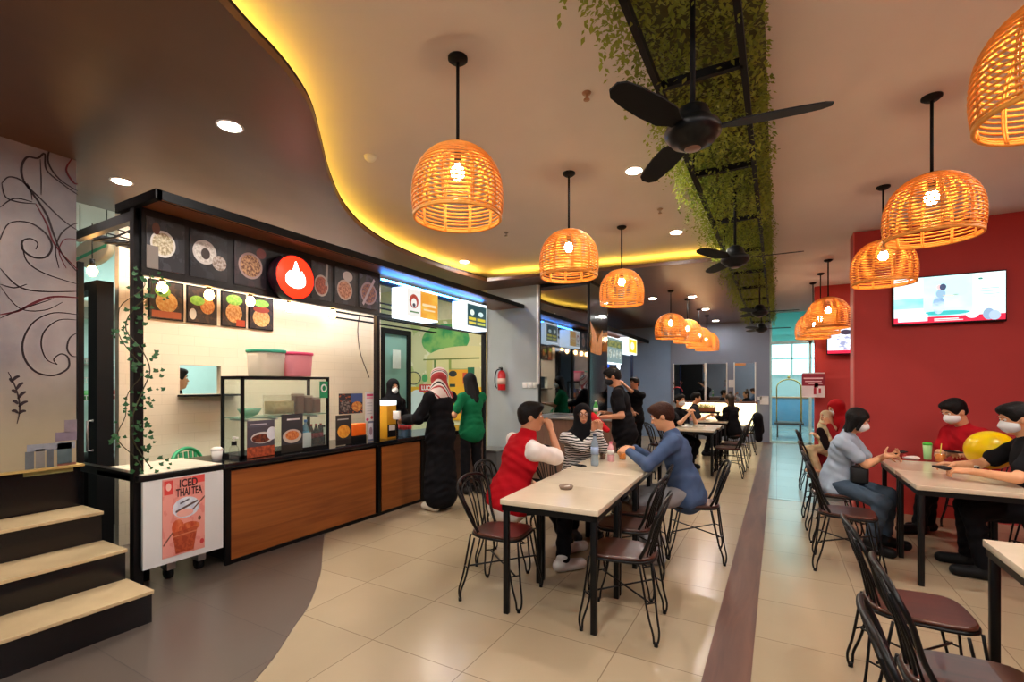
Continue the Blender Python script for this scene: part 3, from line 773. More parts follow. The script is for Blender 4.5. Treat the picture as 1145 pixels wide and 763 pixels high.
# painted street scene low on the wall
for (x0, y0, x1, y1, c) in [(28, 506, 38, 528, '5d646a'), (40, 503, 50, 526, '7c7c7a'), (52, 503, 60, 524, '59616a'), (64, 496, 80, 520, '4f6066'), (30, 498, 84, 506, '8c93a0'), (62, 484, 86, 494, '7d7182'), (72, 470, 86, 484, '857a84'), (26, 528, 82, 534, '8a8a56'), (64, 519, 85, 524, '8d5a4c')]:
    a = onx(x0, y1, XW - .019); b2 = onx(x1, y1, XW - .019); t1 = onx(x0, y0, XW - .019)
    MB().box((XW - .021, a.y, a.z), (XW - .0185, b2.y, t1.z)).build('painted_building', mat('mural_' + c, c, .7, var=.15, scale=20), aw)

# ---------------------------------------------------------------- kitchen and back room, cream tiled wall
MINT = mat('mint_wall', 'b4d3cf', .8, var=.02)
TILEW = tilemat('cream_wall_tile', 'e6d9bf', 'e3d5ba', 'd6c8ac', .3, .1, .35, offset=.5, gw=.002, plane='YZ', var=.4, bump=.08)
h0, h1 = (2.56, 1.40), (2.97, 1.70)     # pass-through hatch (y, z)
cw = MB()
for a, b2 in (((-5.38, 2.05, 0), (-5.3, 2.56, 3.14)), ((-5.38, 2.97, 0), (-5.3, 5.36, 3.14)), ((-5.38, 2.56, 0), (-5.3, 2.97, 1.40)), ((-5.38, 2.56, 1.70), (-5.3, 2.97, 3.14))): cw.box(a, b2)
struct(cw.build('wall_cream_tile', TILEW))
sh_ = MB().rbox((-5.40, 2.54, 1.375), (-5.16, 3.12, 1.395), .006).build('hatch_shelf', BLKM); tag(sh_, 'thin black shelf under the small pass-through hatch in the cream wall', 'shelf')
struct(MB().box((-7.9, 1.2, 0), (-7.8, 6.98, 3.33)).box((-7.8, 1.2, 0), (-5.3, 1.26, .0)).build('wall_kitchen', MINT))
struct(MB().box((-7.8, 1.5, 2.35), (-6.6, 6.98, 2.42)).build('trim_6', mat('kitchen_bulkhead', 'b8b4aa', .8)))
struct(MB().box((-5.40, 1.86, 0), (-5.22, 1.98, 2.34)).box((-7.8, 1.86, 2.34), (-5.22, 1.98, 2.42)).build('door_1', BLKM))
dh = MB().tube([(-5.24, 1.84, .92), (-5.24, 1.80, .92), (-5.24, 1.80, 1.18), (-5.24, 1.84, 1.18)], .012, 8).build('door_handle', STEEL, bpy.data.objects['door_1'])
# kitchen shelves
ks = thing('kitchen_rack', 'white wire kitchen rack with crockery beside the black door post', 'rack', (-7.7, 2.9, 0))
for z in (1.30, 1.52, 1.75):
    mb = MB()
    for i in range(14): mb.tube([(-.08, -.5 + i * .08, z), (.22, -.5 + i * .08, z), (.22, -.5 + i * .08, z + .06)], .004, 5)
    mb.tube([(.22, -.52, z + .06), (.22, .56, z + .06)], .006, 6).tube([(.22, -.52, z), (.22, .56, z)], .006, 6); mb.build('wire_shelf', WHITE, ks)
for y in (-.52, .56): MB().box((-.08, y - .012, 0), (-.05, y + .012, 1.95)).build('upright', WHITE, ks)
for k, (y, z, c) in enumerate(((-.32, 1.305, '57a05a'), (.30, 1.525, '39a86a'), (.0, 1.305, 'b0413a'))):
    o = MB().lathe([(.05, 0), (.085, .05), (.10, .12), (.095, .12), (.07, .04), (0, .03)], (-7.62, 2.9 + y, z)).build('kitchen_bowl', mat('bowl_' + c, c, .4)); tag(o, ('green bowl on the lowest kitchen rack shelf', 'bright green bowl on the middle kitchen rack shelf', 'red bowl on the lowest kitchen rack shelf')[k], 'bowl')
for i in range(4):
    o = MB().lathe([(.045, 0), (.13, .03), (.13, .036), (.04, .01)], (-7.62, 2.72 + i * .002, 1.76 + i * .012)).build('plate', WHITE); tag(o, 'white plate in a stack on the top kitchen rack shelf', 'plate', 'stacked kitchen plates')
kb = thing('kitchen_bin', 'black lidded bin standing inside the kitchen doorway', 'bin', (-6.35, 2.28, 0))
MB().lathe([(.17, 0), (.20, .02), (.22, .62), (.23, .64), (0, .64)], seg=20).build('body', BLKM, kb); MB().lathe([(.24, .64), (.235, .70), (.12, .78), (0, .79)], seg=20).build('lid', BLK, kb)
kt = thing('kitchen_bench', 'pale kitchen worktop on cream legs seen behind the ivy post', 'bench', (-6.6, 3.1, 0))
MB().rbox((-.35, -.4, .82), (.35, .6, .86), .01).build('top', WHITE, kt)
for x in (-.3, .3):
    for y in (-.35, .55): MB().box((x - .03, y - .03, 0), (x + .03, y + .03, .82)).build('leg', mat('cream_leg', 'cbb88e', .6), kt)
# oval lamp above the doorway with hanging bulb
BULB = mat('warm_bulb', 'ffffff', emit='ffb766', es=60)
sg = thing('oval_sign', 'cream oval hanging sign with a green stripe above the kitchen doorway', 'sign', (-5.9, 2.07, 2.80))
mb = MB(); ov = [(math.cos(a) * .42, math.sin(a) * .13) for a in [2 * PI * i / 32 for i in range(32)]]
mb.loft([[(x * .96, -.03, z * .96) for x, z in ov], [(x, -.022, z) for x, z in ov], [(x, .022, z) for x, z in ov], [(x * .96, .03, z * .96) for x, z in ov]]); mb.build('board', mat('cream_sign', 'd8cdb2', .5), sg)
MB().hexa([(-.40, -.033, -.06), (.38, -.033, .0), (.38, -.028, .0), (-.40, -.028, -.06), (-.41, -.033, -.025), (.39, -.033, .03), (.39, -.028, .03), (-.41, -.028, -.025)]).build('stripe', mat('green_stripe', '3ea87c', .5), sg)
for x in (-.3, .3): MB().tube([(x, 0, .1), (x, 0, .7)], .004, 5).build('cord', BLKM, sg)
def hangbulb(x, y, z, ztop, label, group=None):
    t = thing('hanging_bulb', label, 'light bulb', (x, y, z), 0, group)
    MB().tube([(0, 0, .09), (0, 0, ztop - z)], .004, 6).build('cord', BLKM, t); MB().cyl((0, 0, .04), (0, 0, .10), .018, seg=12).build('socket', BLKM, t)
    MB().lathe([(0, -.05), (.02, -.045), (.036, -.02), (.038, 0), (.028, .028), (.015, .045), (.014, .05)], seg=16).build('bulb', BULB, t); return t
hangbulb(-5.20, 1.82, 2.49, 2.9, 'lit bare bulb hanging over the wing rail beside the painted wall')
for i, y in enumerate((1.95, 2.31, 2.68, 3.08, 3.62)):
    hangbulb(-4.3, y, 2.28, 2.76, ['lit bare bulb above the first food poster near the ivy post', 'lit bare bulb above the second food poster from the ivy post', 'lit bare bulb between the third and fourth food posters', 'lit bare bulb just below the round red sign', 'lit bare bulb to the right of the round red sign'][i])

# ---------------------------------------------------------------- stall frame, canopy
sf = thing('food_stall', 'tall black steel structure of posts and rails carrying the stall signs', 'stall')
def bx(name, a, b, m=BLK, par=None): return MB().box(a, b).build(name, m, par)
for i, (x, y, z, w_) in enumerate(((-3.99, 1.66, 2.76, .06), (-3.99, 4.0, 2.76, .05), (-3.99, 6.28, 2.76, .055), (-4.95, 1.66, 2.5, .04))): bx('post', (x - w_ / 1, y - w_ / 2, 0), (x, y + w_ / 2, z), BLK, sf)
bx('rail', (-4.04, 4.02, 2.66), (-4.0, 6.25, 2.70), BLK, sf); bx('rail', (-4.04, 4.02, 2.27), (-4.0, 6.25, 2.31), BLK, sf)
bx('rail', (-5.05, 1.64, 2.68), (-3.99, 1.69, 2.75), BLK, sf); bx('rail', (-5.05, 1.64, .80), (-4.05, 1.69, .86), BLK, sf)
bx('rail', (-4.98, 1.69, 2.70), (-4.93, 4.0, 2.75), BLK, sf)
for k in range(6): MB().tube([(-4.98, 1.75 + k * .08, 2.70), (-4.6, 1.75 + k * .085, 2.67 - .02 * (k % 2)), (-4.05, 1.75 + k * .08, 2.70)], .008, 6).build('lattice_rod', BLKM, sf)
for k in range(5): MB().tube([(-4.85 + k * .18, 1.69, 2.71), (-4.85 + k * .18, 2.25, 2.68)], .006, 6).build('lattice_rod', BLKM, sf)
for k in range(5): bx('louvre', (-4.9, 4.1, 2.34 + k * .075), (-4.88, 6.2, 2.36 + k * .075), BLKM, sf)
cn = thing('stall_canopy', 'long brown board canopy with black front edge over the stalls', 'canopy')
MB().box((-4.25, 1.66, 2.77), (-3.70, 6.95, 2.80)).build('board', woodmat('canopy_wood', '6e3c22', '8c5230', .45, (1, .4, 9), 2, .03), cn)
MB().box((-3.70, 1.63, 2.76), (-3.66, 6.97, 2.825)).box((-4.25, 1.62, 2.76), (-3.66, 1.66, 2.825)).build('edge', BLKM, cn)
MB().box((-3.672, 1.66, 2.757), (-3.668, 6.9, 2.762)).build('copper_strip', mat('copper_strip', 'b5763f', .4, metal=.6), cn)

# ---------------------------------------------------------------- counter
ct = thing('stall_counter', 'long black-topped food counter faced with orange-brown wood planks', 'counter')
bx('carcass', (-4.52, 2.27, .04), (-4.0, 6.2, .80), BLKM, ct)
MB().rbox((-4.58, 2.24, .80), (-3.95, 6.22, .845), .01).build('worktop', mat('black_glossy_top', '17181b', .12, var=.1), ct)
for i, (a, b2) in enumerate(((2.30, 3.94), (4.04, 4.72))): bx('front_panel', (-4.0, a, .035), (-3.975, b2, .775), COUNTW, ct)
bx('front_panel', (-4.0, 4.76, .035), (-3.975, 5.25, .775), BLKM, ct); bx('front_panel', (-4.0, 5.27, .035), (-3.975, 6.2, .775), woodmat('dull_brown_panel', '4a3126', '5f4335', .5, (1, .5, 9), 2, .03), ct)
for y in (2.28, 3.99, 4.74): bx('edge_strip', (-3.99, y - .022, 0), (-3.96, y + .022, .80), BLK, ct)
bx('kick_rail', (-3.99, 2.28, 0), (-3.965, 6.2, .035), BLK, ct)
wc = thing('white_counter', 'short white counter with a drink poster between the ivy post and the wood counter', 'counter')
MB().rbox((-4.60, 1.64, .80), (-3.95, 2.235, .845), .01).build('edge', BLK, wc)
MB().rbox((-4.58, 1.66, .843), (-3.965, 2.23, .853), .01).build('top', mat('cream_white_top', 'e2dac2', .25), wc)
bx('front_panel', (-3.965, 1.665, .17), (-3.94, 2.225, .80), mat('white_board', 'd6d9d8', .35, var=.01), wc)
MB().cyl((-4.2, 1.8, 0), (-4.2, 1.8, .8), .02).cyl((-4.2, 2.15, 0), (-4.2, 2.15, .8), .02).build('frame', BLK, wc)
for y in (1.9, 2.12):
    o = MB().lathe([(.0, -.02), (.045, -.02), (.05, 0), (.045, .02), (0, .02)], (-4.1, y, .05), axis='Y').build('caster', BLKM, wc)
    MB().box((-4.15, y - .03, .08), (-4.05, y + .03, .17)).build('caster_plate', STEEL, o)
# drink poster
PO = thing('drink_poster', 'peach poster of an iced drink on the white counter front', 'poster')
pm = paint('thai_tea_print', 'e0968a', [('n', 'd9857c', 5, .55), ('r', .70, .90, 1, 1, 'd94a44'), ('r', .04, .80, .24, .98, 'd8423e'), ('e', .14, .90, .06, .05, 'f0c0b4'),
    ('l', .02, .16, .40, .42, .012, '6b4334'), ('e', .55, .60, .32, .135, 'b9c4d4', 'd6dde6', 6), ('l', .30, .56, .82, .66, .014, '54413f'), ('l', .60, .50, 1.0, .70, .012, '6b4334'), ('l', .40, .66, .62, .70, .012, '5a5560'),
    ('e', .52, .53, .20, .05, 'e2a79a'), ('e', .35, .36, .14, .10, 'c4512c', 'd8744a', 9), ('e', .62, .33, .25, .07, 'b0401f', 'cf6c40', 8), ('e', .87, .42, .04, .03, '6b4334'), ('e', .93, .10, .05, .035, 'c93a3a')], .5)
q = panel('print', (-3.935, 1.785, .215), (0, .295, 0), (0, 0, .58), (1, 0, 0), pm, PO, t=.003)
y0 = q.data.vertices[0].co.y; y1 = q.data.vertices[1].co.y; z0 = q.data.vertices[0].co.z; yw = y1 - y0
CUPM = paint('cup_print', '9c3c20', [('n', 'b14f2c', 6, .5), ('r', 0, .78, 1, .84, 'c87858')], .5)
mb = MB(); mb.v = [(-3.9335, y0 + yw * a, z0 + .58 * c) for a, c in ((.30, .02), (.72, .02), (.82, .32), (.22, .30))]; mb.face((0, 1, 2, 3), [(0, 0), (1, 0), (1, 1), (0, 1)]); mb.v += [(-3.9345, v[1], v[2]) for v in mb.v]; mb.face((7, 6, 5, 4)); mb.build('cup_picture', CUPM, PO)
DK = mat('dark_red_ink', '3a1416', .5)
textmesh('ICED', .082, DK, PO, (-3.9335, y0 + yw * .60, z0 + .58 * .915), (PI / 2, 0, PI / 2), 'lettering', .001, bold=.002, sx=.72)
textmesh('THAI TEA', .082, DK, PO, (-3.9335, y0 + yw * .62, z0 + .58 * .80), (PI / 2, 0, PI / 2), 'lettering', .001, bold=.002, sx=.52)

# menu band
MBD = thing('menu_band', 'long black menu fascia board above the stall opening', 'fascia')
bx('board', (-4.0, 1.665, 2.285), (-3.955, 3.99, 2.765), mat('fascia_black', '0d0e12', .35), MBD)
def dish(i, bg, bg2, plate, f1, f2, cx=.5, cy=.45, r=.34, ex=()):
    return paint('dish_print_%d' % i, bg, [('n', bg2, 3, .52), ('e', cx, cy, r, r * .8, plate), ('e', cx, cy, r * .85, r * .66, f1, f2, 16)] + list(ex), .35)
band = [((1.69, 1.94), dish(1, '2a2c31', '3a3c42', 'd8d4cc', '9a8a66', 'e0d6b8', .42, .52, .33, (('e', .24, .8, .1, .12, '6a4030'), ('r', 0, 0, .3, .45, '857c74')))),
        ((1.98, 2.26), dish(2, '1d1f24', '2a2c33', 'cfcac4', 'b9b2a8', 'e2ded6', .38, .55, .32, (('e', .40, .52, .12, .12, '3a302c'), ('e', .78, .38, .2, .16, 'c8beb4', '8a7668', 18)))),
        ((2.32, 2.60), dish(3, '26222a', '3a2c34', 'b89a94', '6a3a2a', 'd6a676', .5, .48, .38, (('e', .84, .82, .16, .12, '7a3030'),))),
        ((3.07, 3.30), dish(4, '2a2a30', '3b3b44', 'cdb8ae', '8a3a2c', 'c0674a', .5, .38, .36, (('l', .75, .4, .8, 1, .06, 'b0aca8'),))),
        ((3.345, 3.62), dish(5, '25262c', '34363e', 'c8b2a4', '9a5a3a', 'd8a080', .48, .40, .36, (('e', .62, .80, .24, .14, 'd4cfcc'),))),
        ((3.67, 3.95), dish(6, '2c2c36', '44425a', 'a893a0', '5a4a6a', 'b07a60', .5, .45, .42, (('l', .2, .1, .8, .9, .05, 'c0b6c4'),)))]
lb = ['menu picture of a white soup plate, nearest the ivy post', 'menu picture of wrapped food beside a small bowl', 'menu picture of a brown fried dish just left of the round red sign', 'menu picture of a red dish just right of the round red sign', 'menu picture of a noodle bowl, middle one right of the red sign', 'menu picture in violet tones at the end of the black fascia']
for ((a, b2), m_), l_ in zip(band, lb):
    o = panel('menu_picture', (-3.945, a, 2.34), (0, b2 - a, 0), (0, 0, .37), (1, 0, 0), m_, None, .008); tag(o, l_, 'picture')
# food posters on the cream wall
posters = [((2.28, 2.59), [('e', .5, .45, .34, .28, 'c98a3e', 'd9b06a', 14), ('e', .38, .74, .24, .16, '6fa03a', '93c04e', 10), ('r', .05, .02, .95, .2, '9a4a26')], 'food poster with salad and rice, first from the ivy post'),
           ((2.62, 2.92), [('e', .68, .5, .26, .24, 'c8742e', 'dda45e', 14), ('e', .32, .62, .26, .14, '7db03e', '9ac454', 10), ('e', .16, .22, .12, .16, 'd8d0bc')], 'food poster with greens and white flowers, second from the ivy post'),
           ((2.965, 3.24), [('e', .5, .40, .36, .3, 'c07a34', 'e0b070', 14), ('e', .52, .80, .36, .16, '6fa83a', 'a0c858', 10), ('r', .6, 0, 1, .2, 'b0401f')], 'food poster with a large lettuce topped bun, third from the ivy post'),
           ((3.275, 3.575), [('e', .5, .35, .38, .28, 'd09a54', 'e6c080', 14), ('e', .5, .62, .36, .1, 'b0482a'), ('e', .5, .82, .34, .12, '6fa83a', '8cc04a', 10)], 'food poster with a noodle mound, fourth and last from the ivy post')]
for i, ((a, b2), ly, l_) in enumerate(posters):
    t = thing('food_poster', l_, 'poster', (-5.3, a, 2.14)); W_ = b2 - a
    MB().box((0, 0, 0), (.015, W_, .385)).build('frame', BLKM, t)
    panel('print', (.018, .012, .012), (0, W_ - .024, 0), (0, 0, .36), (1, 0, 0), paint('poster_print_%d' % i, '2a221c', [('n', '453022', 5, .52)] + ly, .4), t, .004)
# round red sign
rs = thing('round_sign', 'round glowing red sign with a white flame on the stall fascia', 'sign', (-3.86, 2.81, 2.475))
MB().lathe([(.20, -.085), (.205, -.07), (.205, .03), (.195, .038), (.195, .03)], axis='X', seg=40).build('rim', mat('sign_rim', '2a0f1c', .3), rs)
MB().lathe([(.0, .02), (.193, .02), (.193, .032), (0, .032)], axis='X', seg=40).build('face', mat('red_lit_face', 'ff3a20', emit='ff2a12', es=2.6), rs)
fl = spline([(0, -.10, 0), (-.085, -.07, 0), (-.10, .0, 0), (-.055, .055, 0), (-.05, .02, 0), (-.02, .09, 0), (.0, .145, 0), (.03, .08, 0), (.045, .03, 0), (.06, .065, 0), (.10, .0, 0), (.085, -.07, 0)], 4, closed=True)
MB().loft([[(.033, p.x, p.y) for p in fl], [(.038, p.x, p.y) for p in fl]], smooth=False).build('flame', mat('white_lit_flame', 'ffffff', emit='ffe9dc', es=5), rs)
# lightboxes
LBW = mat('lightbox_white', 'ffffff', emit='dff2ff', es=1.5)
def lightbox(y0, y1, z0, z1, label, m_, x0=-3.98, x1=-3.755):
    t = thing('lightbox_sign', label, 'sign', (x0, y0, z0))
    MB().rbox((0, 0, 0), (x1 - x0, y1 - y0, z1 - z0), .01).build('case', LBW, t)
    panel('face', (x1 - x0 + .006, .015, .02), (0, y1 - y0 - .03, 0), (0, 0, z1 - z0 - .04), (1, 0, 0), m_, t, .004); return t
lightbox(4.20, 4.80, 2.285, 2.645, 'white and orange lightbox sign with an arch emblem, left one of two', paint('lb_orange', 'f4f2ec', [('r', .42, .0, 1, 1, 'f0a030', 'f6c04a', 2), ('e', .21, .56, .14, .26, 'b03a2c'), ('e', .21, .50, .085, .17, 'f4f2ec'), ('e', .21, .42, .045, .07, '3a3a4a'), ('r', .08, .14, .36, .19, '3f7a3f'), ('r', .48, .46, .94, .56, 'f9dfae'), ('r', .52, .30, .9, .36, 'f9dfae')], .4, es=1.0))
lightbox(5.40, 5.96, 2.285, 2.665, 'dark green lightbox sign with yellow writing, right one of two', paint('lb_green', 'eef4f4', [('r', .06, .06, .97, .94, '1f4a52'), ('e', .28, .62, .1, .12, 'e8f4e8'), ('r', .22, .62, .34, .72, 'e8f4e8'), ('e', .70, .60, .12, .10, 'd8f0ee'), ('r', .12, .30, .46, .42, 'd8c83a'), ('r', .52, .30, .92, .42, 'd8c83a'), ('r', .12, .14, .46, .24, 'e0d050'), ('r', .52, .14, .92, .24, 'c8d060')], .4, es=1.1))
bs = MB().box((-4.0, 4.05, 2.71), (-3.985, 6.2, 2.725)).build('led_strip', mat('blue_led', 'ffffff', emit='2a8cff', es=70)); tag(bs, 'blue led strip along the top rail behind the lightbox signs', 'light strip')
MB()
# ---------------------------------------------------------------- things on the counter
dc = thing('display_case', 'black framed glass display case standing on the stall counter', 'display case', (-4.38, 2.47, .845))
W_, D_, H_ = .90, .30, .72
for x in (0, D_):
    for y in (0, W_): bx('post', (x - .012, y - .012, 0), (x + .012, y + .012, H_), BLKM, dc)
MB().box((-.012, -.012, H_ - .02), (.012, W_ + .012, H_ + .01)).box((D_ - .012, -.012, H_ - .012), (D_ + .012, W_ + .012, H_ + .01)).box((0, -.012, H_ - .012), (D_, .012, H_ + .01)).box((0, W_ - .012, H_ - .012), (D_, W_ + .012, H_ + .01)).build('top_frame', BLKM, dc)
bx('glass_top', (0, 0, H_ - .005), (D_, W_, H_ + .003), GLASS, dc)
bx('base_tray', (-.012, -.012, 0), (D_ + .012, W_ + .012, .03), BLKM, dc)
bx('glass_shelf', (.01, .01, .35), (D_ - .01, W_ - .01, .358), glass('shelf_glass', 'cfe8dc', .25), dc)
bx('glass_pane', (D_ - .003, .012, .03), (D_ + .003, W_ - .012, H_ - .012), GLASS, dc); bx('glass_pane', (.012, -.003, .03), (D_ - .012, .003, H_ - .012), GLASS, dc)
for y in (.06, .33, .78): MB().cyl((.02, y, .335), (D_, y, .335), .010, seg=10).build('shelf_bracket', STEEL, dc)
def card(name, y0, y1, z0, z1, m_, label, cat='menu card', x=-4.06, tilt=0):
    t = panel(name, (x, y0, z0), (0, y1 - y0, 0), (0, 0, z1 - z0), (1, 0, 0), m_, None, .004); tag(t, label, cat); return t
card('menu_card', 2.50, 2.76, .85, 1.175, paint('mc1', '4a4650', [('r', 0, .82, 1, 1, '55525e'), ('r', .1, .88, .7, .91, 'c8c4cc'), ('e', .55, .52, .42, .16, 'c9c6c4'), ('e', .5, .5, .34, .12, '4a1a10', '7a3a20', 12), ('e', .9, .62, .2, .18, 'd9e0ea'), ('r', 0, 0, 1, .28, '8a3a22', 'c05a34', 9)]), 'dark menu card with a red-brown dish at the left end of the glass case')
card('menu_card', 2.83, 3.06, .85, 1.215, paint('mc2', '35363c', [('r', .25, .84, .85, .88, 'd0d0d0'), ('e', .5, .42, .44, .18, 'c6b8ac'), ('e', .5, .44, .32, .12, 'c0622c', 'd98a50', 12), ('r', 0, 0, 1, .2, '26241f')]), 'dark menu card with a plate of orange food, beside the water bottles')
card('menu_card', 3.46, 3.67, .85, 1.17, paint('mc3', '34302f', [('r', .1, .84, .8, .88, 'b8b4ac'), ('e', .5, .45, .4, .22, 'd98a26', 'eaa83c', 9), ('r', 0, 0, 1, .18, '221c18')]), 'dark menu card with orange fried food, right of the glass case')
card('photo_poster', 3.50, 3.83, 1.18, 1.40, paint('ph', '2c2830', [('n', 'b05a2c', 9, .58), ('r', .5, .55, 1, 1, '43588c'), ('e', .75, .35, .22, .25, 'b0622c', 'd89a4c', 10), ('e', .25, .4, .2, .3, '8a8078', '2a2428', 12)]), 'landscape food photo stuck on the glass above the orange box', 'poster')
card('price_sheet', 3.87, 4.0, 1.08, 1.41, paint('ps', 'dedcdc', [('r', .15, .86, .9, .94, 'd64a7a'), ('r', .15, .78, .9, .83, 'e08aa8'), ('e', .75, .12, .14, .06, 'd84a4a'), ('e', .25, .06, .16, .05, 'd84a7a')] + [('r', .2, .25 + .09 * k, .8, .28 + .09 * k, 'b8b8c0') for k in range(5)]), 'white price sheet with pink heading beside the black stall post', 'price sheet')
card('info_card', 3.905, 4.02 - .02, .85, 1.08, paint('ic', '6f7894', [('r', .15, .1, .85, .9, 'd8dae4'), ('e', .5, .5, .25, .2, 'a08a9a')]), 'small grey-blue card standing under the price sheet', 'card')
card('menu_card', 2.72, 2.73, .84, .85, BLKM, 'x') if False else None
o = MB().rbox((-4.16, 3.70, .93), (-4.07, 3.89, 1.06), .008).build('orange_box', mat('orange_card', 'ee6a12', .5)); tag(o, 'bright orange box standing on a black box right of the glass case', 'box')
o = MB().rbox((-4.18, 3.69, .845), (-4.07, 3.90, .93), .008).build('black_box', BLKM); tag(o, 'low black box under the bright orange box on the counter', 'box')
def bottle(x, y, z, r, h, body, capm, label, group=None, lm=None):
    t = thing('bottle', label, 'bottle', (x, y, z), 0, group)
    MB().lathe([(0, 0), (r * .9, 0), (r, h * .04), (r, h * .28), (r * .93, h * .31), (r, h * .34), (r, h * .62), (r * .8, h * .74), (r * .42, h * .86), (r * .40, h * .92), (0, h * .92)], seg=16).build('body', body, t)
    MB().lathe([(0, h * .91), (r * .48, h * .91), (r * .48, h), (0, h)], seg=14).build('cap', capm, t)
    if lm: MB().lathe([(r * 1.02, h * .36), (r * 1.02, h * .58)], seg=16).build('label', lm, t)
    return t
WAT = glass('water_plastic', 'a8cce4', .35, .05); BLUC = mat('blue_cap', '2a6ab8', .4); LBL = mat('pale_blue_label', '6fb0d8', .5)
for i in range(6): bottle(-4.12 - .07 * (i // 3), 3.00 + .068 * (i % 3), .876, .031, .27, WAT, BLUC, 'water bottle with blue label inside the glass case', 'blue labelled water bottles in the glass case', LBL)
pk = MB().rbox((-4.085, 2.965, .85), (-4.075, 3.17, 1.02), .002, 1).build('bottle_wrapper', glass('white_wrap', 'dff0f0', .6, .2)); tag(pk, 'white translucent wrapper around the pack of blue water bottles', 'wrapper')
for i in range(3): bottle(-4.13, 3.21 + .058 * i, .876, .026, .22, mat('dark_soda', '1a0e0c', .15), mat('red_cap', 'a02026', .4), 'dark soda bottle with red label inside the glass case', 'dark soda bottles in the glass case', mat('red_label', '8a1a2a', .5))
o = thing('black_carton', 'black drink carton with white lettering block right end of the glass case', 'carton', (-4.15, 3.34, .876)); MB().rbox((-.04, -.0, 0), (.04, .028, .2), .004).build('body', BLKM, o); MB().box((.041, .0, .1), (.043, .026, .18)).build('white_block', WHITE, o)
def tub(x, y, z, w, d, h, body, lid, label, taper=.9, fill=None):
    t = thing('storage_tub', label, 'tub', (x, y, z))
    def rr(k, z_): return [(d / 2 * k * cx_, w / 2 * k * cy_, z_) for cx_, cy_ in [(math.copysign(abs(math.cos(a)) ** .5, math.cos(a)), math.copysign(abs(math.sin(a)) ** .5, math.sin(a))) for a in [2 * PI * i / 28 for i in range(28)]]]
    MB().loft([rr(taper, 0), rr(taper + .02, .01), rr(1, h * .9)]).build('body', body, t)
    if fill: MB().loft([rr(taper - .06, .01), rr(.9, h * .62)]).build('contents', fill, t)
    if lid: MB().loft([rr(1.04, h * .88), rr(1.06, h * .90), rr(1.06, h * .98), rr(1.0, h)]).build('lid', lid, t)
    return t
tub(-4.23, 2.62 + .17, 1.58, .29, .26, .25, glass('milky_plastic', 'e8e4d6', .55, .2), mat('teal_lid', '3fb093', .4), 'milky tub with teal lid on top of the glass case')
tub(-4.23, 3.10 + .0, 1.58, .28, .26, .24, glass('pink_plastic', 'f0a8b4', .6, .2), mat('pink_lid', 'ea4a78', .4), 'pink tub with pink lid on top of the glass case')
CRK = mat('beige_crackers', 'cfa878', .8, var=.25, scale=40, bump=.6); BRC = mat('brown_snacks', '7a4636', .7, var=.2, scale=40, bump=.5)
tub(-4.22, 2.92, 1.206, .27, .2, .21, PLAST, None, 'wide clear tub of beige crackers on the glass case shelf', .96, CRK)
for i in range(3): tub(-4.22, 3.12 + .10 * i, 1.206, .085, .12, .2 - .02 * i, glass('brown_jar', 'b08070', .4, .1), mat('jar_lid', 'c0a090', .4), ['clear jar of brown snacks next to the crackers', 'middle clear jar of brown snacks on the glass shelf', 'clear jar of brown snacks at the right end of the glass shelf'][i], .98, BRC)
o = MB().lathe([(.03, 0), (.07, .02), (.10, .07), (.096, .07), (.06, .02), (0, .012)], (-4.22, 2.62, 1.206), 24).build('green_bowl', glass('green_glass', 'b8e0c8', .4)); tag(o, 'pale green glass bowl on the left of the glass case shelf', 'bowl')
gs = thing('green_sticker', 'green square sticker with a white ring on the glass case corner', 'sticker', (-4.065, 3.26, 1.36)); MB().box((-.002, 0, 0), (0, .10, .17)).build('sheet', mat('sticker_green', '1f8a5a', .5), gs)
MB().tube([(.002, .05 + .03 * math.cos(a), .10 + .035 * math.sin(a)) for a in [2 * PI * i / 20 for i in range(20)]], .008, 6, closed=True).build('ring', WHITE, gs)
sb_ = thing('sanitizer_bottle', 'clear pump bottle with a dark collar on the counter end', 'bottle', (-4.12, 2.42, .845))
MB().lathe([(0, 0), (.036, 0), (.038, .01), (.038, .10), (.02, .125), (0, .125)], seg=18).build('body', PLAST, sb_); MB().cyl((0, 0, .125), (0, 0, .16), .022).build('collar', BLKM, sb_); MB().cyl((0, 0, .16), (0, 0, .19), .006).box((-.01, -.01, .185), (.05, .01, .2)).build('pump', WHITE, sb_)
mg = thing('white_cup', 'white lidded cup beside the clear pump bottle', 'cup', (-4.2, 2.32, .845)); MB().lathe([(0, 0), (.035, 0), (.045, .09), (.042, .09), (0, .08)], seg=20).build('body', WHITE, mg); MB().lathe([(.047, .09), (.047, .10), (.03, .115), (0, .118)], seg=20).build('lid', WHITE, mg)
yb = thing('snack_display', 'yellow snack display box with a white header at the cashier window', 'display box', (-4.15, 4.30, .845))
MB().rbox((-.08, -.08, 0), (.08, .08, .40), .006).build('body', paint('yellowbox', 'd8a020', [('n', 'e8b83c', 6, .5)], .5), yb); MB().box((.081, -.07, .02), (.084, .07, .17)).build('black_label', BLKM, yb); MB().box((.085, -.05, .10), (.087, .05, .16)).build('white_label', WHITE, yb); MB().rbox((-.085, -.09, .40), (.085, .09, .46), .02).build('header', mat('white_glow_header', 'ffffff', emit='dfeef8', es=1.2), yb)
for i in range(4): bottle(-4.06 - .08 * (i // 2), 4.52 + .08 * (i % 2) + .02 * (i // 2), .845, .033, .25, WAT, mat('red_cap', 'a02026', .4), 'water bottle with red label on the counter before the cashier', 'red labelled water bottles', mat('red_white_label', 'd84a50', .5))
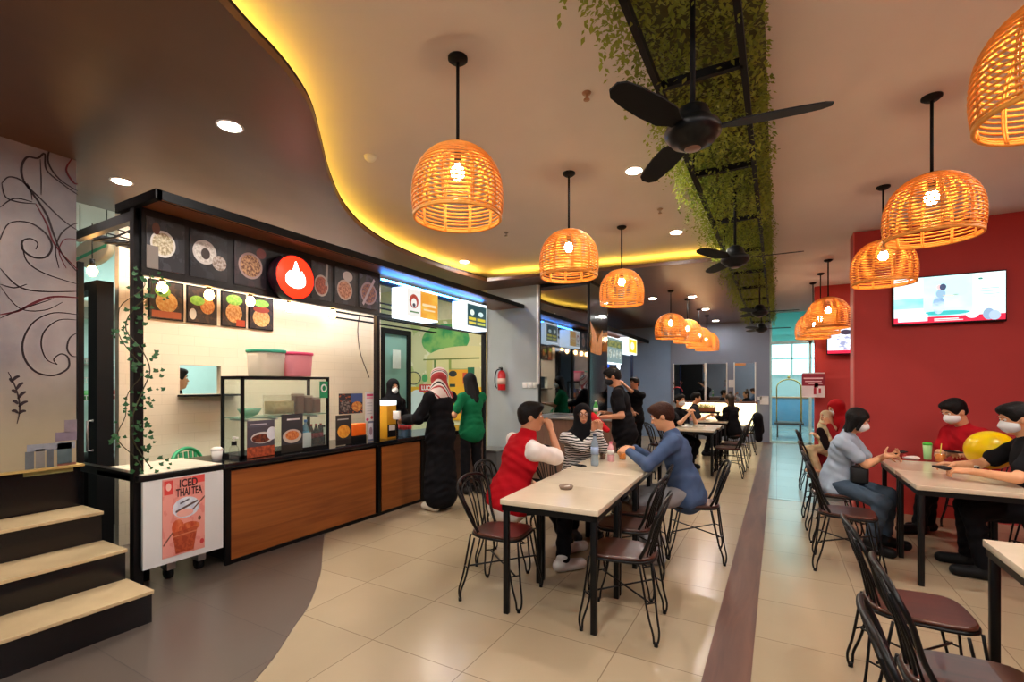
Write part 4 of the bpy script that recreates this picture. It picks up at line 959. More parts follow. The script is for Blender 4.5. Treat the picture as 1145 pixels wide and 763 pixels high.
# green plastic chair behind the counter
gc = thing('plastic_chair', 'green plastic chair behind the white counter', 'chair', (-4.85, 2.62, 0), rad(-60)); GP = mat('green_plastic', '2f9a66', .35)
MB().rbox((-.22, -.2, .42), (.22, .22, .45), .05).build('seat', GP, gc)
for x in (-.19, .19):
    for y in (-.17, .19): MB().cyl((x, y, .42), (x * 1.12, y * 1.15, 0), .02, .015, 8).build('leg', GP, gc)
bk = spline([(-.22, -.2, .62), (-.2, -.235, .78), (-.08, -.25, .86), (.08, -.25, .86), (.2, -.235, .78), (.22, -.2, .62)], 5)
MB().tube(bk, .018, 8).tube([(-.22, -.2, .43), (-.22, -.2, .62)], .018).tube([(.22, -.2, .43), (.22, -.2, .62)], .018).build('back_frame', GP, gc)
for x in (-.13, -.065, 0, .065, .13): MB().hexa([(x - .018, -.215, .44), (x + .018, -.215, .44), (x + .018, -.205, .44), (x - .018, -.205, .44), (x * 1.1 - .02, -.25, .84), (x * 1.1 + .02, -.25, .84), (x * 1.1 + .02, -.24, .84), (x * 1.1 - .02, -.24, .84)]).build('back_slat', GP, gc)
MB().tube([(.22, -.2, .62), (.24, 0, .64), (.24, .15, .60), (.22, .2, .43)], .018, 8).tube([(-.22, -.2, .62), (-.24, 0, .64), (-.24, .15, .60), (-.22, .2, .43)], .018, 8).build('armrest', GP, gc)
# hanging cable
o = MB().tube(spline([(-5.28, 4.95, 2.6), (-5.27, 4.88, 2.3), (-5.27, 4.93, 1.95), (-5.27, 5.1, 1.6)], 8), .006, 6).build('hanging_cable', mat('brown_cable', '4a3020', .6)); tag(o, 'thin brown cable hanging down the cream wall near the post', 'cable')

# ---------------------------------------------------------------- second stall: door and mural
dr = struct(MB().box((-5.38, 5.38, 0), (-5.30, 5.46, 2.3)).box((-5.38, 5.98, 0), (-5.30, 6.06, 2.3)).box((-5.38, 5.38, 2.3), (-5.30, 6.06, 2.38)).build('door_3', BLKM))
MB().box((-5.345, 5.46, .1), (-5.335, 5.98, 2.3)).build('door_glass', glass('mint_door_glass', '9fd0c8', .55, .1), dr)
MB().box((-5.30, 5.62, 1.75), (-5.295, 5.80, 2.05)).build('door_notice', mat('notice_paper', 'c8dcd8', .6), dr)
mu = thing('wall_mural', 'large yellow and green shopfront mural behind the two customers', 'mural')
MUY = 6.97
ml = [('n', 'a8b070', 3, .55), ('n', 'ddd6b4', 5, .6), ('e', .50, .80, .30, .16, '2a8a4a', '7fae5a', 6), ('e', .72, .62, .45, .11, 'd0c890'), ('r', .22, .60, .92, .615, '6f7a3a'), ('r', .26, .36, .34, .60, 'c6c07a'), ('r', .36, .34, .385, .60, '5a7a3a'), ('r', .385, .34, .55, .60, 'd2cc92'), ('r', .55, .30, .58, .60, '8a9a4a'),
      ('r', 0, 0, 1, .33, 'd8a018', 'e0ac22', 4), ('r', .55, .33, .80, .50, 'dc9c1c'), ('e', .60, .46, .05, .03, '2a2a2a'), ('r', .72, .36, .77, .47, 'c84a20'), ('r', .78, .34, .86, .52, '1f6a4a'), ('r', .855, .38, .88, .40, '1f4a3a'), ('r', .56, .33, .63, .36, '24301c'),
      ('e', .09, .42, .10, .07, '4a4a3a'), ('e', .09, .42, .085, .058, 'c8b878'), ('e', .24, .42, .04, .04, '4a9a5a'), ('e', .14, .16, .13, .14, 'cfd6d2'), ('r', .02, .02, .27, .14, 'cfd6d2'), ('r', .95, 0, 1, .6, 'b9ae8e'),
      ('r', .34, .04, .52, .055, '3a2a10'), ('r', .34, .09, .52, .105, '3a2a10'), ('r', .34, .14, .48, .155, '3a2a10'), ('r', .34, .19, .48, .205, '3a2a10')]
panel('painting', (-6.2, MUY, .85), (1.80, 0, 0), (0, 0, 1.83), (0, -1, 0), paint('shop_mural', 'c9c496', ml, .7), mu, .01)
o = MB().box((-5.98 + .1, MUY - .02, 1.36), (-5.38 + .02, MUY - .011, 1.50)).build('mural_sign', mat('mural_red', 'c2352c', .6), mu)
textmesh("LUCKY'S", .11, WHITE, mu, (-5.62, MUY - .022, 1.43), (PI / 2, 0, 0), 'lettering', .001, bold=.003)
bn = thing('low_cabinet', 'low grey cabinet against the grey wall beside the stall post', 'cabinet', (-4.15, 6.7, 0))
MB().rbox((-.24, -.2, .03), (.24, .2, .42), .01).build('body', mat('cabinet_grey', '6c6f70', .5), bn); MB().box((-.22, -.205, .06), (-.005, -.2, .39)).build('door', mat('cabinet_door', '77797a', .45), bn); MB().box((.005, -.205, .06), (.22, -.2, .39)).build('door', mat('cabinet_door', '77797a', .45), bn); MB().rbox((-.25, -.22, .42), (.25, .21, .44), .01).build('top', STEEL, bn)
# fire extinguisher on grey wall
fe = thing('fire_extinguisher', 'red fire extinguisher with black hose on the grey wall', 'fire extinguisher', (-4.06, 6.91, 1.40)); RED = mat('extinguisher_red', 'c01820', .3, coords='Object', var=.03)
MB().lathe([(0, 0), (.06, .0), (.068, .015), (.068, .27), (.05, .315), (.025, .335), (0, .335)], seg=20).build('cylinder', RED, fe); MB().lathe([(.0685, .10), (.0685, .2)], seg=20).build('label', mat('ext_label', 'd8b8a8', .5), fe)
MB().cyl((0, 0, .33), (0, 0, .37), .02).box((-.012, -.08, .37), (.012, .02, .385)).box((-.012, -.09, .40), (.012, .01, .41)).build('valve', BLK, fe)
MB().tube(spline([(-.02, 0, .36), (-.09, -.02, .33), (-.115, -.03, .2), (-.10, -.03, .08), (-.075, -.02, .03)], 6), .010, 8).build('hose', BLKM, fe); MB().box((-.02, .05, .1), (.02, .09, .3)).build('bracket', STEEL, fe)
for k in range(3):
    o = MB().rbox((-3.70 + k * .095, 6.975, 1.44), (-3.615 + k * .095, 6.999, 1.535), .006).build('wall_switch', WHITE); MB().rbox((-3.685 + k * .095, 6.970, 1.465), (-3.63 + k * .095, 6.976, 1.51), .003).build('rocker', WHITE, o); tag(o, ['white wall switch nearest the fire extinguisher', 'middle white wall switch of the three on the grey wall', 'white wall switch next to the white conduit'][k], 'switch')
o = MB().box((-3.42, 6.94, 1.5), (-3.38, 6.99, 3.12)).build('conduit', WHITE); tag(o, 'tall white conduit at the left edge of the mirrored column', 'conduit')
# mirrored column
mc = struct(MB().box((-3.38, 7.0, 0), (-2.54, 7.9, 3.14)).build('wall_column', BLKM))
MIR = mat('dark_mirror', '8a9096', .03, metal=1, var=0); MIRS = mat('smoked_mirror', '4e5256', .08, metal=1, var=0)
o = thing('column_mirror', 'tall tinted mirror reflecting the lit signs, on the column', 'mirror', (-3.36, 6.985, .98)); MB().box((0, 0, 0), (.80, .012, 2.10)).build('mirror_pane', MIR, o); MB().box((-.015, -.004, -.01), (0, .014, 2.12)).box((.80, -.004, -.01), (.82, .014, 2.12)).build('frame', BLK, o)
o = thing('side_mirror', 'narrow smoked panel on the column side with an orange crown', 'panel', (-2.535, 7.0, .98)); MB().box((-.003, .01, 0), (.006, .88, 2.10)).build('pane', MIRS, o)
mb = MB(); cp = [(.04, 1.02), (.30, 1.0), (.5, 1.0), (.55, 1.02), (.60, 1.42), (.42, 1.28), (.36, 1.18), (.26, 1.34), (.02, 1.5), (.10, 1.28)]
mb.loft([[(.006, y, z) for y, z in cp], [(.012, y, z) for y, z in cp]], smooth=False); mb.build('crown_emblem', mat('orange_emblem', 'c8843c', .5, var=.15, scale=15), o)
# service counter under mirror
sv = thing('service_counter', 'brown fronted service counter with steel top below the mirrored column', 'counter', (-2.65, 6.72, 0))
MB().box((-.70, -.22, .06), (.62, .26, .98)).build('body', woodmat('grey_brown_laminate', '6b4f43', '80624f', .5, (9, 1, 1), 2, .02), sv); MB().rbox((-.72, -.25, .98), (.64, .26, 1.01), .01).build('worktop', STEEL, sv); MB().box((-.68, -.2, 0), (.6, .24, .06)).build('plinth', BLKM, sv)
for x in (-.26, .18): MB().box((x - .004, -.224, .08), (x + .004, -.219, .96)).build('panel_gap', BLKM, sv)
o = bottle(-2.30, 6.62, 1.01, .034, .26, mat('green_bottle', '4aa84a', .3), WHITE, 'green bottle at the right end of the service counter', None, WHITE)

# ---------------------------------------------------------------- third stall far back
fs = thing('far_stall', 'far food stall with dark canopy and blue post before the blue wall', 'stall')
MB().box((-3.75, 8.0, 2.70), (-3.25, 13.85, 2.74)).build('canopy', woodmat('canopy_wood', '4a2413', '6b3a20'), fs); MB().box((-3.25, 8.0, 2.68), (-3.21, 13.85, 2.77)).build('canopy_edge', BLKM, fs)
for y in (8.1, 12.45): bx('post', (-3.36, y - .03, 0), (-3.30, y + .03, 2.7), mat('blue_black_post', '101a3a', .4), fs)
MB().box((-3.95, 8.0, 0), (-3.35, 12.4, .82)).build('counter', mat('stall_blue_black', '1a2030', .5), fs); MB().rbox((-4.0, 8.0, .82), (-3.3, 12.45, .86), .01).build('worktop', STEEL, fs)
lightbox(10.0, 11.35, 1.98, 2.58, 'long pale menu lightbox of the far stall beside the column', paint('lb_far', '7f9a9a', [('r', .05, .62, .95, .9, '3a5a3a', '9a9a50', 9)] + [('e', .12 + .19 * k, .36, .07, .18, 'd8e0d8', '8a9a8a', 12) for k in range(5)], .4, es=1.0), -3.5, -3.28)
lightbox(11.9, 12.75, 2.28, 2.70, 'small yellow lightbox sign of the far stall near the blue wall', paint('lb_yel', 'f0e8c0', [('r', .08, .08, .92, .92, 'e8c81a'), ('e', .45, .5, .22, .28, 'f4f0d0')], .4, es=1.4), -3.5, -3.28)
o = MB().box((-3.42, 11.42, 1.75), (-3.38, 11.5, 2.62)).build('led_tube', mat('white_led', 'ffffff', emit='e6f2ff', es=9)); tag(o, 'bright white vertical light tube between the far stall signs', 'light')
o = thing('blue_screen', 'small blue screen hanging in the far stall', 'screen', (-3.9, 11.6, 1.75)); MB().box((0, 0, 0), (.03, .62, .36)).build('case', BLKM, o); panel('display', (.034, .02, .02), (0, .58, 0), (0, 0, .32), (1, 0, 0), paint('bl', '1448b8', [('e', .4, .6, .3, .25, '3a8ae8'), ('r', .5, .2, .9, .4, 'a8c8f0')], es=1.5), o, .003)

# ---------------------------------------------------------------- back wall mirrors, glowing shelf, notices
BM = mat('bright_mirror', 'c4cacc', .02, metal=1, var=0)
def wmirror(x0, x1, z0, z1, label):
    t = thing('wall_mirror', label, 'mirror', (x0, 13.88, z0)); MB().box((0, -.015, 0), (x1 - x0, -.002, z1 - z0)).build('mirror_pane', BM, t); MB().box((-.03, -.03, -.02), (0, 0, z1 - z0 + .02)).box((x1 - x0, -.03, -.02), (x1 - x0 + .03, 0, z1 - z0 + .02)).build('frame', WHITE, t)
wmirror(-2.52, -1.72, 1.06, 2.06, 'large mirror on the back wall, left of the notice'); wmirror(-1.66, -1.18, 1.06, 2.06, 'narrower middle mirror on the back wall, just left of the notice'); wmirror(-.97, -.50, 1.06, 2.06, 'mirror on the back wall between the notice and the stripe end')
bl = thing('bar_ledge', 'brown wall ledge above a glowing cream panel under the mirrors', 'ledge', (-2.4, 13.87, 0))
MB().rbox((-.1, -.26, 1.0), (1.98, 0, 1.05), .01).build('ledge', woodmat('ledge_wood', '6b4336', '7f5545'), bl)
MB().box((-.05, -.05, .42), (1.93, -.01, 1.0)).build('glow_panel', mat('glowing_cream_panel', 'fff0c8', emit='ffe9b0', es=2.0), bl)
MB().box((-.05, -.24, .985), (1.93, -.21, .998)).build('led_strip', mat('warm_white_led', 'ffffff', emit='fff0cc', es=12), bl)
for (x, z, w_, h_, l_) in ((-1.12, 1.42, .13, .2, 'small white notice between two mirrors on the back wall'), (-.44, 1.10, .10, .08, 'small white socket plate right of the last mirror'), (-.38, .98, .20, .22, 'white paper notice low on the back wall beside the entrance')):
    o = MB().box((x, 13.865, z), (x + w_, 13.88, z + h_)).build('wall_notice', WHITE); tag(o, l_, 'notice')
pb = thing('planter_box', 'low box of yellow-green grass on the bar ledge side table', 'planter', (-1.62, 13.45, .78))
MB().rbox((-.22, -.06, 0), (.22, .06, .1), .01).build('box', mat('terracotta', 'a0623a', .7), pb)
mb = MB()
for k in range(120):
    x = R.uniform(-.2, .2); y = R.uniform(-.05, .05); h_ = R.uniform(.1, .2); dx = R.uniform(-.04, .04); n0 = len(mb.v); mb.v += [(x - .004, y, .09), (x + .004, y, .09), (x + dx, y + dx / 2, .09 + h_)]; mb.face((n0, n0 + 1, n0 + 2))
g_ = mb.build('grass', mat('yellow_grass', 'b0a83a', .7, var=.2), pb); g_['kind'] = 'stuff'
mt_ = MB().box((-1.9, 13.3, .74), (-1.3, 13.6, .78)).box((-1.88, 13.32, 0), (-1.84, 13.36, .74)).box((-1.36, 13.32, 0), (-1.32, 13.36, .74)).box((-1.88, 13.54, 0), (-1.84, 13.58, .74)).box((-1.36, 13.54, 0), (-1.32, 13.58, .74)).build('side_table', BLKM); tag(mt_, 'narrow black side table holding the grass planter at the back wall', 'table')

# ---------------------------------------------------------------- televisions and sign (right)
def tv(p, w_, h_, label, m_):
    t = thing('television', label, 'television', p); MB().rbox((0, -.05, 0), (w_, 0, h_), .012).build('case', BLK, t); panel('screen', (.012, -.052, .022), (w_ - .024, 0, 0), (0, 0, h_ - .036), (0, -1, 0), m_, t, .002)
    MB().box((w_ / 2 - .15, 0, h_ / 2 - .1), (w_ / 2 + .15, .012, h_ / 2 + .1)).build('wall_bracket', BLKM, t); return t
tvl = [('r', 0, .55, .72, 1, 'd8f4f4', 'e4faf8', 3), ('r', 0, .33, .28, .55, '7fe0e8', 'a8ecec', 3), ('r', .28, .14, .72, 1, 'c2f0f0', 'd2f6f4', 2), ('e', .48, .20, .22, .05, '2fb8b8'), ('e', .42, .38, .055, .2, '7fa8c8', 'c8dff0', 5), ('e', .44, .62, .045, .09, '8fb4cc'), ('e', .43, .76, .03, .055, 'e8c0c0'), ('e', .46, .76, .03, .07, '3a4a6a'), ('l', .46, .58, .56, .56, .008, 'e0b8a8'), ('e', .575, .58, .025, .014, '9ab8a8'),
       ('r', .74, .0, 1, 1, 'e8fafa'), ('r', .80, .66, .95, .675, '9ab8b8'), ('r', .78, .60, .97, .615, '9ab8b8'), ('r', .80, .54, .95, .555, '9ab8b8'), ('r', .82, .48, .93, .49, 'a8c0c0'), ('e', .79, .88, .02, .02, '3a8a7a'), ('r', 0, 0, 1, .13, 'd8143c'), ('r', .38, .06, .60, .085, 'ffd8d8'), ('r', .38, .03, .64, .05, 'ffd8d8'), ('r', .04, .04, .32, .2, 'f8e8f0'), ('e', .18, .22, .12, .06, 'f8e8f0'), ('e', .72, .13, .055, .07, 'f4e4ec'), ('e', .86, .13, .05, .12, '8aa8c4'), ('e', .91, .10, .05, .1, 'a8c0d8')]
t1 = tv((1.17, 6.985, 2.17), .96, .55, 'large wall television showing a pale blue advert on the red wall', paint('tv_advert', 'd4f2f4', tvl, es=1.5))
tv((.80, 10.44, 2.04), .88, .5, 'second television on the far red wall behind the rattan lamps', paint('tv_two', 'd8dcec', [('e', .35, .45, .2, .36, '8a90b0', 'f0f0f8', 9), ('e', .32, .82, .1, .1, '2a2438'), ('e', .66, .4, .14, .3, 'b0b8d8', '6a709a', 9), ('r', 0, 0, 1, .12, 'd8143c')], es=1.8))
sn = thing('notice_board', 'maroon and white notice board at the edge of the far red wall', 'sign', (.41, 10.40, 1.26)); panel('sheet', (0, 0, 0), (.36, 0, 0), (0, 0, .46), (0, -1, 0), paint('covid', 'e4dce0', [('r', 0, .46, 1, .95, '8a1c34'), ('r', .08, .74, .92, .79, 'e8c8cc'), ('r', .14, .62, .86, .66, 'e8c8cc'), ('r', .3, .54, .9, .57, 'e8c8cc'), ('r', .52, .12, .64, .38, 'a8203a'), ('r', .74, .16, .84, .36, 'a8203a'), ('e', .58, .42, .06, .04, 'a8203a')]), sn, .02)
MB().box((.2, .0, .18), (.26, .10, .26)).build('bracket', BLKM, sn)
# luggage cart in the lobby
lg = thing('luggage_cart', 'brass arched luggage cart in the lobby beyond the glass door', 'luggage cart', (.3, 15.6, 0)); BR = mat('brass', 'c9a24a', .25, metal=.9, var=.05)
for y in (-.28, .28):
    arc = [(-.30, y, .42)] + [(-.30, y, z) for z in (.8, 1.2, 1.35)] + [(.30 * math.cos(a), y * (1 - .6 * math.sin(a)), 1.40 + .24 * math.sin(a)) for a in [PI - PI * i / 14 for i in range(15)]] + [(.30, y, z) for z in (1.35, 1.2, .8, .42)]
    MB().tube(arc, .016, 8).build('arch', BR, lg)
MB().tube([(0, -.12, 1.64), (0, .12, 1.64)], .014).ball((0, 0, 1.70), .04).build('finial', BR, lg); MB().rbox((-.36, -.36, .37), (.36, .36, .43), .06).build('deck', mat('dark_carpet_deck', '20282e', .8), lg)
for x in (-.28, .28):
    for y in (-.28, .28): MB().cyl((x, y, .1), (x, y, .37), .02).build('leg', BLKM, lg); MB().lathe([(0, -.02), (.09, -.02), (.1, 0), (.09, .02), (0, .02)], (x, y, .1), axis='X', seg=18).build('wheel', BLKM, lg)
# ---------------------------------------------------------------- tables
def make_table(label, x, y, rz=0, w=.66, d=.598, group=None):
    t = thing('dining_table', label, 'table', (x, y, 0), rz, group)
    MB().rbox((-w / 2, -d / 2, .715), (w / 2, d / 2, .75), .006, 2).build('tabletop', TABLETOP, t)
    MB().box((-w / 2 + .01, -d / 2 + .01, .675), (w / 2 - .01, -d / 2 + .035, .714)).box((-w / 2 + .01, d / 2 - .035, .675), (w / 2 - .01, d / 2 - .01, .714)).box((-w / 2 + .01, -d / 2 + .01, .675), (-w / 2 + .035, d / 2 - .01, .714)).box((w / 2 - .035, -d / 2 + .01, .675), (w / 2 - .01, d / 2 - .01, .714)).build('apron', BLK, t)
    for sx in (-1, 1):
        for sy in (-1, 1): MB().rbox((sx * (w / 2 - .035) - .018, sy * (d / 2 - .03) - .018, .0), (sx * (w / 2 - .035) + .018, sy * (d / 2 - .03) + .018, .676), .003, 1).build('leg', BLK, t)
    return t
def proto_kids(root):
    def rec(o): KIDS[o.name] = [x for x in bpy.data.objects if x.parent == o]; [rec(k) for k in KIDS[o.name]]
    rec(root)
RZT = rad(2.6)
tb = make_table('cream stone-topped table nearest the camera in the centre row, with the ashtray', -1.265, 2.98, RZT); proto_kids(tb)
def trow(k): return (-1.265 - math.sin(RZT) * .60 * k, 2.98 + math.cos(RZT) * .60 * k, 0)
dup(tb, trow(1), RZT, 'second cream table of the centre row, beside the man in the red vest')
dup(tb, trow(2), RZT, 'third cream table of the centre row, carrying the phone and clear water bottle')
dup(tb, trow(3), RZT, 'last cream table of the centre row, carrying the orange drink')
tr = make_table('cream table on the right, under the hands of the man in black', 1.235, 4.90, 0, .66, .716); proto_kids(tr)
dup(tr, (1.235, 5.62, 0), 0, 'cream table on the right, carrying the orange drink and green cup')
dup(tb, (1.89, 4.85, 0), 0, 'cream table at the right edge beside the man in black') if False else None
dup(tb, (1.20, 2.82, 0), 0, 'empty cream table corner beside the two near right chairs'); dup(tb, (1.20, 2.22, 0), 0, 'empty cream table nearest the camera on the right')
dup(tb, (-1.22, 8.62, 0), 0, 'cream table under the headband person\'s hands in the back row'); dup(tb, (-1.20, 9.22, 0), 0, 'cream table just behind the headband person\'s table'); dup(tb, (-1.2, 10.7, 0), 0, 'far cream table between the long-haired woman and the man in grey')

# ---------------------------------------------------------------- chairs
def make_chair(label, x, y, rz):
    t = thing('metal_chair', label, 'chair', (x, y, 0), rz)
    # seat: wooden plate, narrower at the back, in a steel ring
    def rr(k, z): return [((.175 + .035 * math.sin(a)) * k * math.copysign(abs(math.cos(a)) ** .55, math.cos(a)), .195 * k * math.copysign(abs(math.sin(a)) ** .60, math.sin(a)), z) for a in [2 * PI * i / 36 for i in range(36)]]
    MB().loft([rr(.95, .444), rr(1, .450), rr(1, .462), rr(.96, .468)]).build('seat', SEATW, t)
    MB().tube(rr(1.0, .441), .009, 6, closed=True).build('seat_ring', BLK, t)
    # fan-shaped back: wide top rim, rods converging on the rear of the seat
    def sym(p): return p + [(-x, y, z) for x, y, z in reversed(p[:-1])]
    MB().tube(spline(sym([(-.135, -.11, .45), (-.165, -.165, .56), (-.212, -.205, .69), (-.215, -.238, .765), (-.15, -.262, .815), (0, -.28, .832)]), 6), .0105, 8).build('back_hoop', BLK, t)
    mb = MB()
    mb.tube(spline(sym([(-.07, -.165, .45), (-.095, -.19, .56), (-.14, -.228, .68), (-.125, -.255, .76), (0, -.273, .80)]), 6), .007, 6)
    for x0, x1, zt in ((.10, .185, .785), (.035, .065, .828), (0, 0, .83)):
        for e in ((-1, 1) if x0 else (1,)): mb.tube([(e * x0, -.15 - (.1 - x0) * .3, .45), (e * (x0 * .5 + x1 * .5), -.205 - (.1 - x0) * .1, .63), (e * x1, -.262 - (.18 - x1) * .12, zt)], .0055, 6)
    mb.build('back_rods', BLK, t)
    for sx in (-1, 1):
        for sy in (-1, 1):
            cx_, cy_ = sx * (.155 if sy < 0 else .185), sy * .155; tg = Vector((-sy * sx * .7, .7 * 1, 0)) if sx * sy > 0 else Vector((.7, .7, 0)); tg = Vector((-sy, sx, 0)).normalized()
            f = Vector((sx * .215, sy * .22, .018)); a = Vector((cx_, cy_, .44)) + tg * .045; b = Vector((cx_, cy_, .44)) - tg * .045; wd = tg * .022
            u = spline([a, a.lerp(f + wd, .6), f + wd + Vector((0, 0, .06)), f + wd * .55, f - wd * .55, f - wd + Vector((0, 0, .06)), b.lerp(f - wd, .6), b], 4)
            h_ = Vector((cx_, cy_, .44)).lerp(f, .5); l = MB().tube(u, .0068, 6).tube([h_ + tg * .033, h_ - tg * .033], .005, 6).build('leg', BLK, t); MB().cyl((f.x, f.y, 0), (f.x, f.y, .022), .012, seg=10).build('foot_cap', BLKM, l)
    MB().tube([(-.18, -.18, .23), (.195, .185, .23)], .006, 6).tube([(.18, -.18, .236), (-.195, .185, .236)], .006, 6).build('cross_brace', BLK, t)
    return t
E_, W_2 = rad(-90), rad(90)
ch = make_chair('black metal chair with empty seat at the near left corner of the centre row', -1.72, 2.93, rad(-84)); proto_kids(ch)
chairs = [((-1.98, 3.52), rad(-80), 'black metal chair under the man in the red vest'),
          ((-2.0, 4.62), rad(-100), 'black metal chair under the woman in the striped top'),
          ((-.84, 2.96), rad(95), 'black metal chair at the near right corner of the centre row tables'),
          ((-.98, 3.52), rad(92), 'black metal chair tucked in on the right, second from the near corner'),
          ((-1.02, 3.98), rad(96), 'black metal chair tucked in on the right, just before the man in blue'),
          ((-.63, 4.45), rad(100), 'black metal chair under the man in the blue shirt'),
          ((.50, 4.72), rad(-93), 'black metal chair, empty, before the woman in the pale blue shirt'),
          ((.50, 5.52), rad(-88), 'black metal chair under the woman in the pale blue shirt'),
          ((.50, 6.45), rad(-95), 'black metal chair just behind the woman in the pale blue shirt'),
          ((.52, 8.05), rad(-92), 'black metal chair farthest back on the right side of the aisle'),
          ((1.80, 6.45), rad(112), 'black metal chair under the man in the red tee'),
          ((1.86, 5.15), rad(90), 'black metal chair under the man in black at the right edge'),
          ((1.18, 4.30), rad(0), 'dark metal chair pushed under the front of the right table') if False else None,
          ((.57, 2.87), rad(-88), 'black metal chair with dark wooden seat at the empty right table corner'),
          ((.60, 2.24), rad(-90), 'black metal chair nearer the camera at the empty right table'),
          ((.50, 1.74), rad(-90), 'black metal chair nearest the camera, only its hoop top showing'),
          ((-.70, 8.55), rad(92), 'black metal chair on the right of the back row table'),
          ((-.68, 9.25), rad(88), 'black metal chair behind it on the right of the back row'),
          ((-1.75, 8.5), rad(-60), 'black metal chair turned aside left of the back row table'),
          ((-1.72, 9.15), rad(-90), 'black metal chair under the headband person'),
          ((-.70, 10.8), rad(90), 'black metal chair under the long-haired woman'),
          ((-.62, 11.5), rad(96), 'black metal chair draped with a black coat'),
          ((-1.72, 10.7), rad(-90), 'black metal chair under the man in dark grey'),
          ((-1.95, 7.5), rad(-20), 'black metal chair standing alone behind the waiter')]
for c in chairs:
    if c: dup(ch, (c[0][0], c[0][1], 0), c[1], c[2])
Q = SDF(); a = Vector((-.40, 11.5, .84))
Q.ell((-.40, 11.5, .78), (.06, .24, .10), k=.05); Q.cap((-.36, 11.38, .8), (-.33, 11.36, .34), .09, .07, k=.05); Q.cap((-.36, 11.60, .8), (-.32, 11.64, .42), .09, .06, k=.05); Q.cap((-.34, 11.5, .8), (-.31, 11.5, .5), .08, .08, k=.05)
o = Q.build('coat', fab('coat_black', '111116'), None, .012); tag(o, 'black coat hanging over a chair back in the back row', 'coat')

# ---------------------------------------------------------------- things on tables
def P3(px, py, z=.75): return onz(px, py, z)
p = P3(633, 547); ash = thing('ashtray', 'round glass ashtray on the nearest centre table', 'ashtray', p)
MB().lathe([(0, 0), (.042, 0), (.052, .022), (.048, .028), (.040, .022), (.036, .010), (0, .008)], seg=24).build('dish', glass('smoky_glass', 'b8a898', .5, .05), ash); MB().tube([(-.02, -.01, .014), (.025, .01, .024)], .004, 6).build('cigarette_stub', WHITE, ash)
p = P3(647, 521); ph = thing('phone', 'black phone lying on the centre table beside the water bottle', 'phone', p, rad(60)); MB().rbox((-.036, -.075, 0), (.036, .075, .009), .008).build('body', BLKM, ph); MB().rbox((-.033, -.071, .009), (.033, .071, .0096), .006).build('screen', mat('phone_screen', '20242a', .05), ph)
p = P3(665, 521); bottle(p.x, p.y, .75, .036, .30, glass('clear_bottle', 'cfe0ee', .3, .05), mat('dark_blue_cap', '22304a', .4), 'tall clear water bottle on the centre table', None, mat('clear_blue_label', '9ab4d8', .4))
def cup(px, py, h, r, liquid, body, label, straw=None, lid=None):
    p = P3(px, py); t = thing('drink_cup', label, 'cup', p)
    MB().lathe([(0, 0), (r * .75, 0), (r * .78, .006), (r, h), (r * .96, h), (r * .74, .01)], seg=20).build('body', body, t)
    if liquid: MB().lathe([(0, .008), (r * .73, .008), (r * .9, h * .78), (0, h * .78)], seg=20).build('drink', liquid, t)
    if lid: MB().lathe([(r * 1.05, h - .004), (r * 1.05, h + .008), (r * .8, h + .02), (0, h + .022)], seg=20).build('lid', lid, t)
    if straw: MB().tube([(0, 0, h * .4), (.012, .004, h + .08)], .004, 6).build('straw', straw, t)
ORJ = mat('orange_juice', 'ff9410', .3, emit=None, var=.04)
cup(696, 514, .115, .045, ORJ, PLAST, 'clear cup of orange drink on the last centre table', None, None)
bottle(*(tuple(P3(683, 516)[:2])), .75, .034, .19, mat('pink_milk', 'e8b0b4', .3), mat('pink_cap', 'e07a94', .4), 'small pink drink bottle next to the orange drink, centre table', None, WHITE)
cup(674, 514, .08, .035, mat('brown_tea', '8a5a34', .3), PLAST, 'low clear glass between the water bottle and pink bottle')
cup(1051, 517, .10, .045, ORJ, PLAST, 'clear cup of orange drink with yellow straw on the right table', mat('yellow_straw', 'd8d050', .4))
cup(1037, 514, .15, .038, None, mat('green_white_cup', '9ed08a', .4), 'tall green and white cup on the right table', None, mat('green_lid', '4ab83a', .4))
p = P3(1016, 514); nk = SDF(); nk.ell((p.x, p.y, .768), (.05, .035, .018), k=.02); nk.ell((p.x + .05, p.y + .0, .768), (.04, .03, .02), k=.02); o = nk.build('crumpled_wrapper', mat('white_red_paper', 'e4d4d0', .7), None, .006); tag(o, 'crumpled white wrapper with red mark at the left of the right table', 'wrapper')
o2 = MB().ball((p.x - .03, p.y, .785), .016).build('red_mark', mat('wrapper_red', 'c03a3a', .6), o)
for k, (px, py, l_) in enumerate(((768, 478, 'white plate on the headband person\'s table, near its left end'), (783, 477, 'white plate in the middle of the headband person\'s table'))):
    p = P3(px, py); o = MB().lathe([(0, 0), (.06, 0), (.10, .015), (.098, .02), (.055, .008), (0, .008)], (p.x, p.y, .75), 24).build('plate', WHITE); tag(o, l_, 'plate')
p = P3(773, 476); bottle(p.x, p.y, .75, .034, .25, glass('clear_bottle', 'cfe0ee', .3, .05), mat('pink_cap', 'e07a94', .4), 'water bottle with pinkish cap on the headband person\'s table', None, mat('pink_white_label', 'e0b8c0', .5))
bg = thing('balloon', 'round yellow balloon between the two masked men on the right', 'balloon', (1.62, 5.62, .93)); YB = mat('yellow_balloon', 'ffd400', .3, var=.02, sss=.2)
MB().ball((0, 0, 0), (.175, .165, .165), 32, 20).build('balloon_skin', YB, bg); MB().lathe([(.004, -.165), (.012, -.18), (.016, -.185), (0, -.185)], seg=12).build('knot', YB, bg)

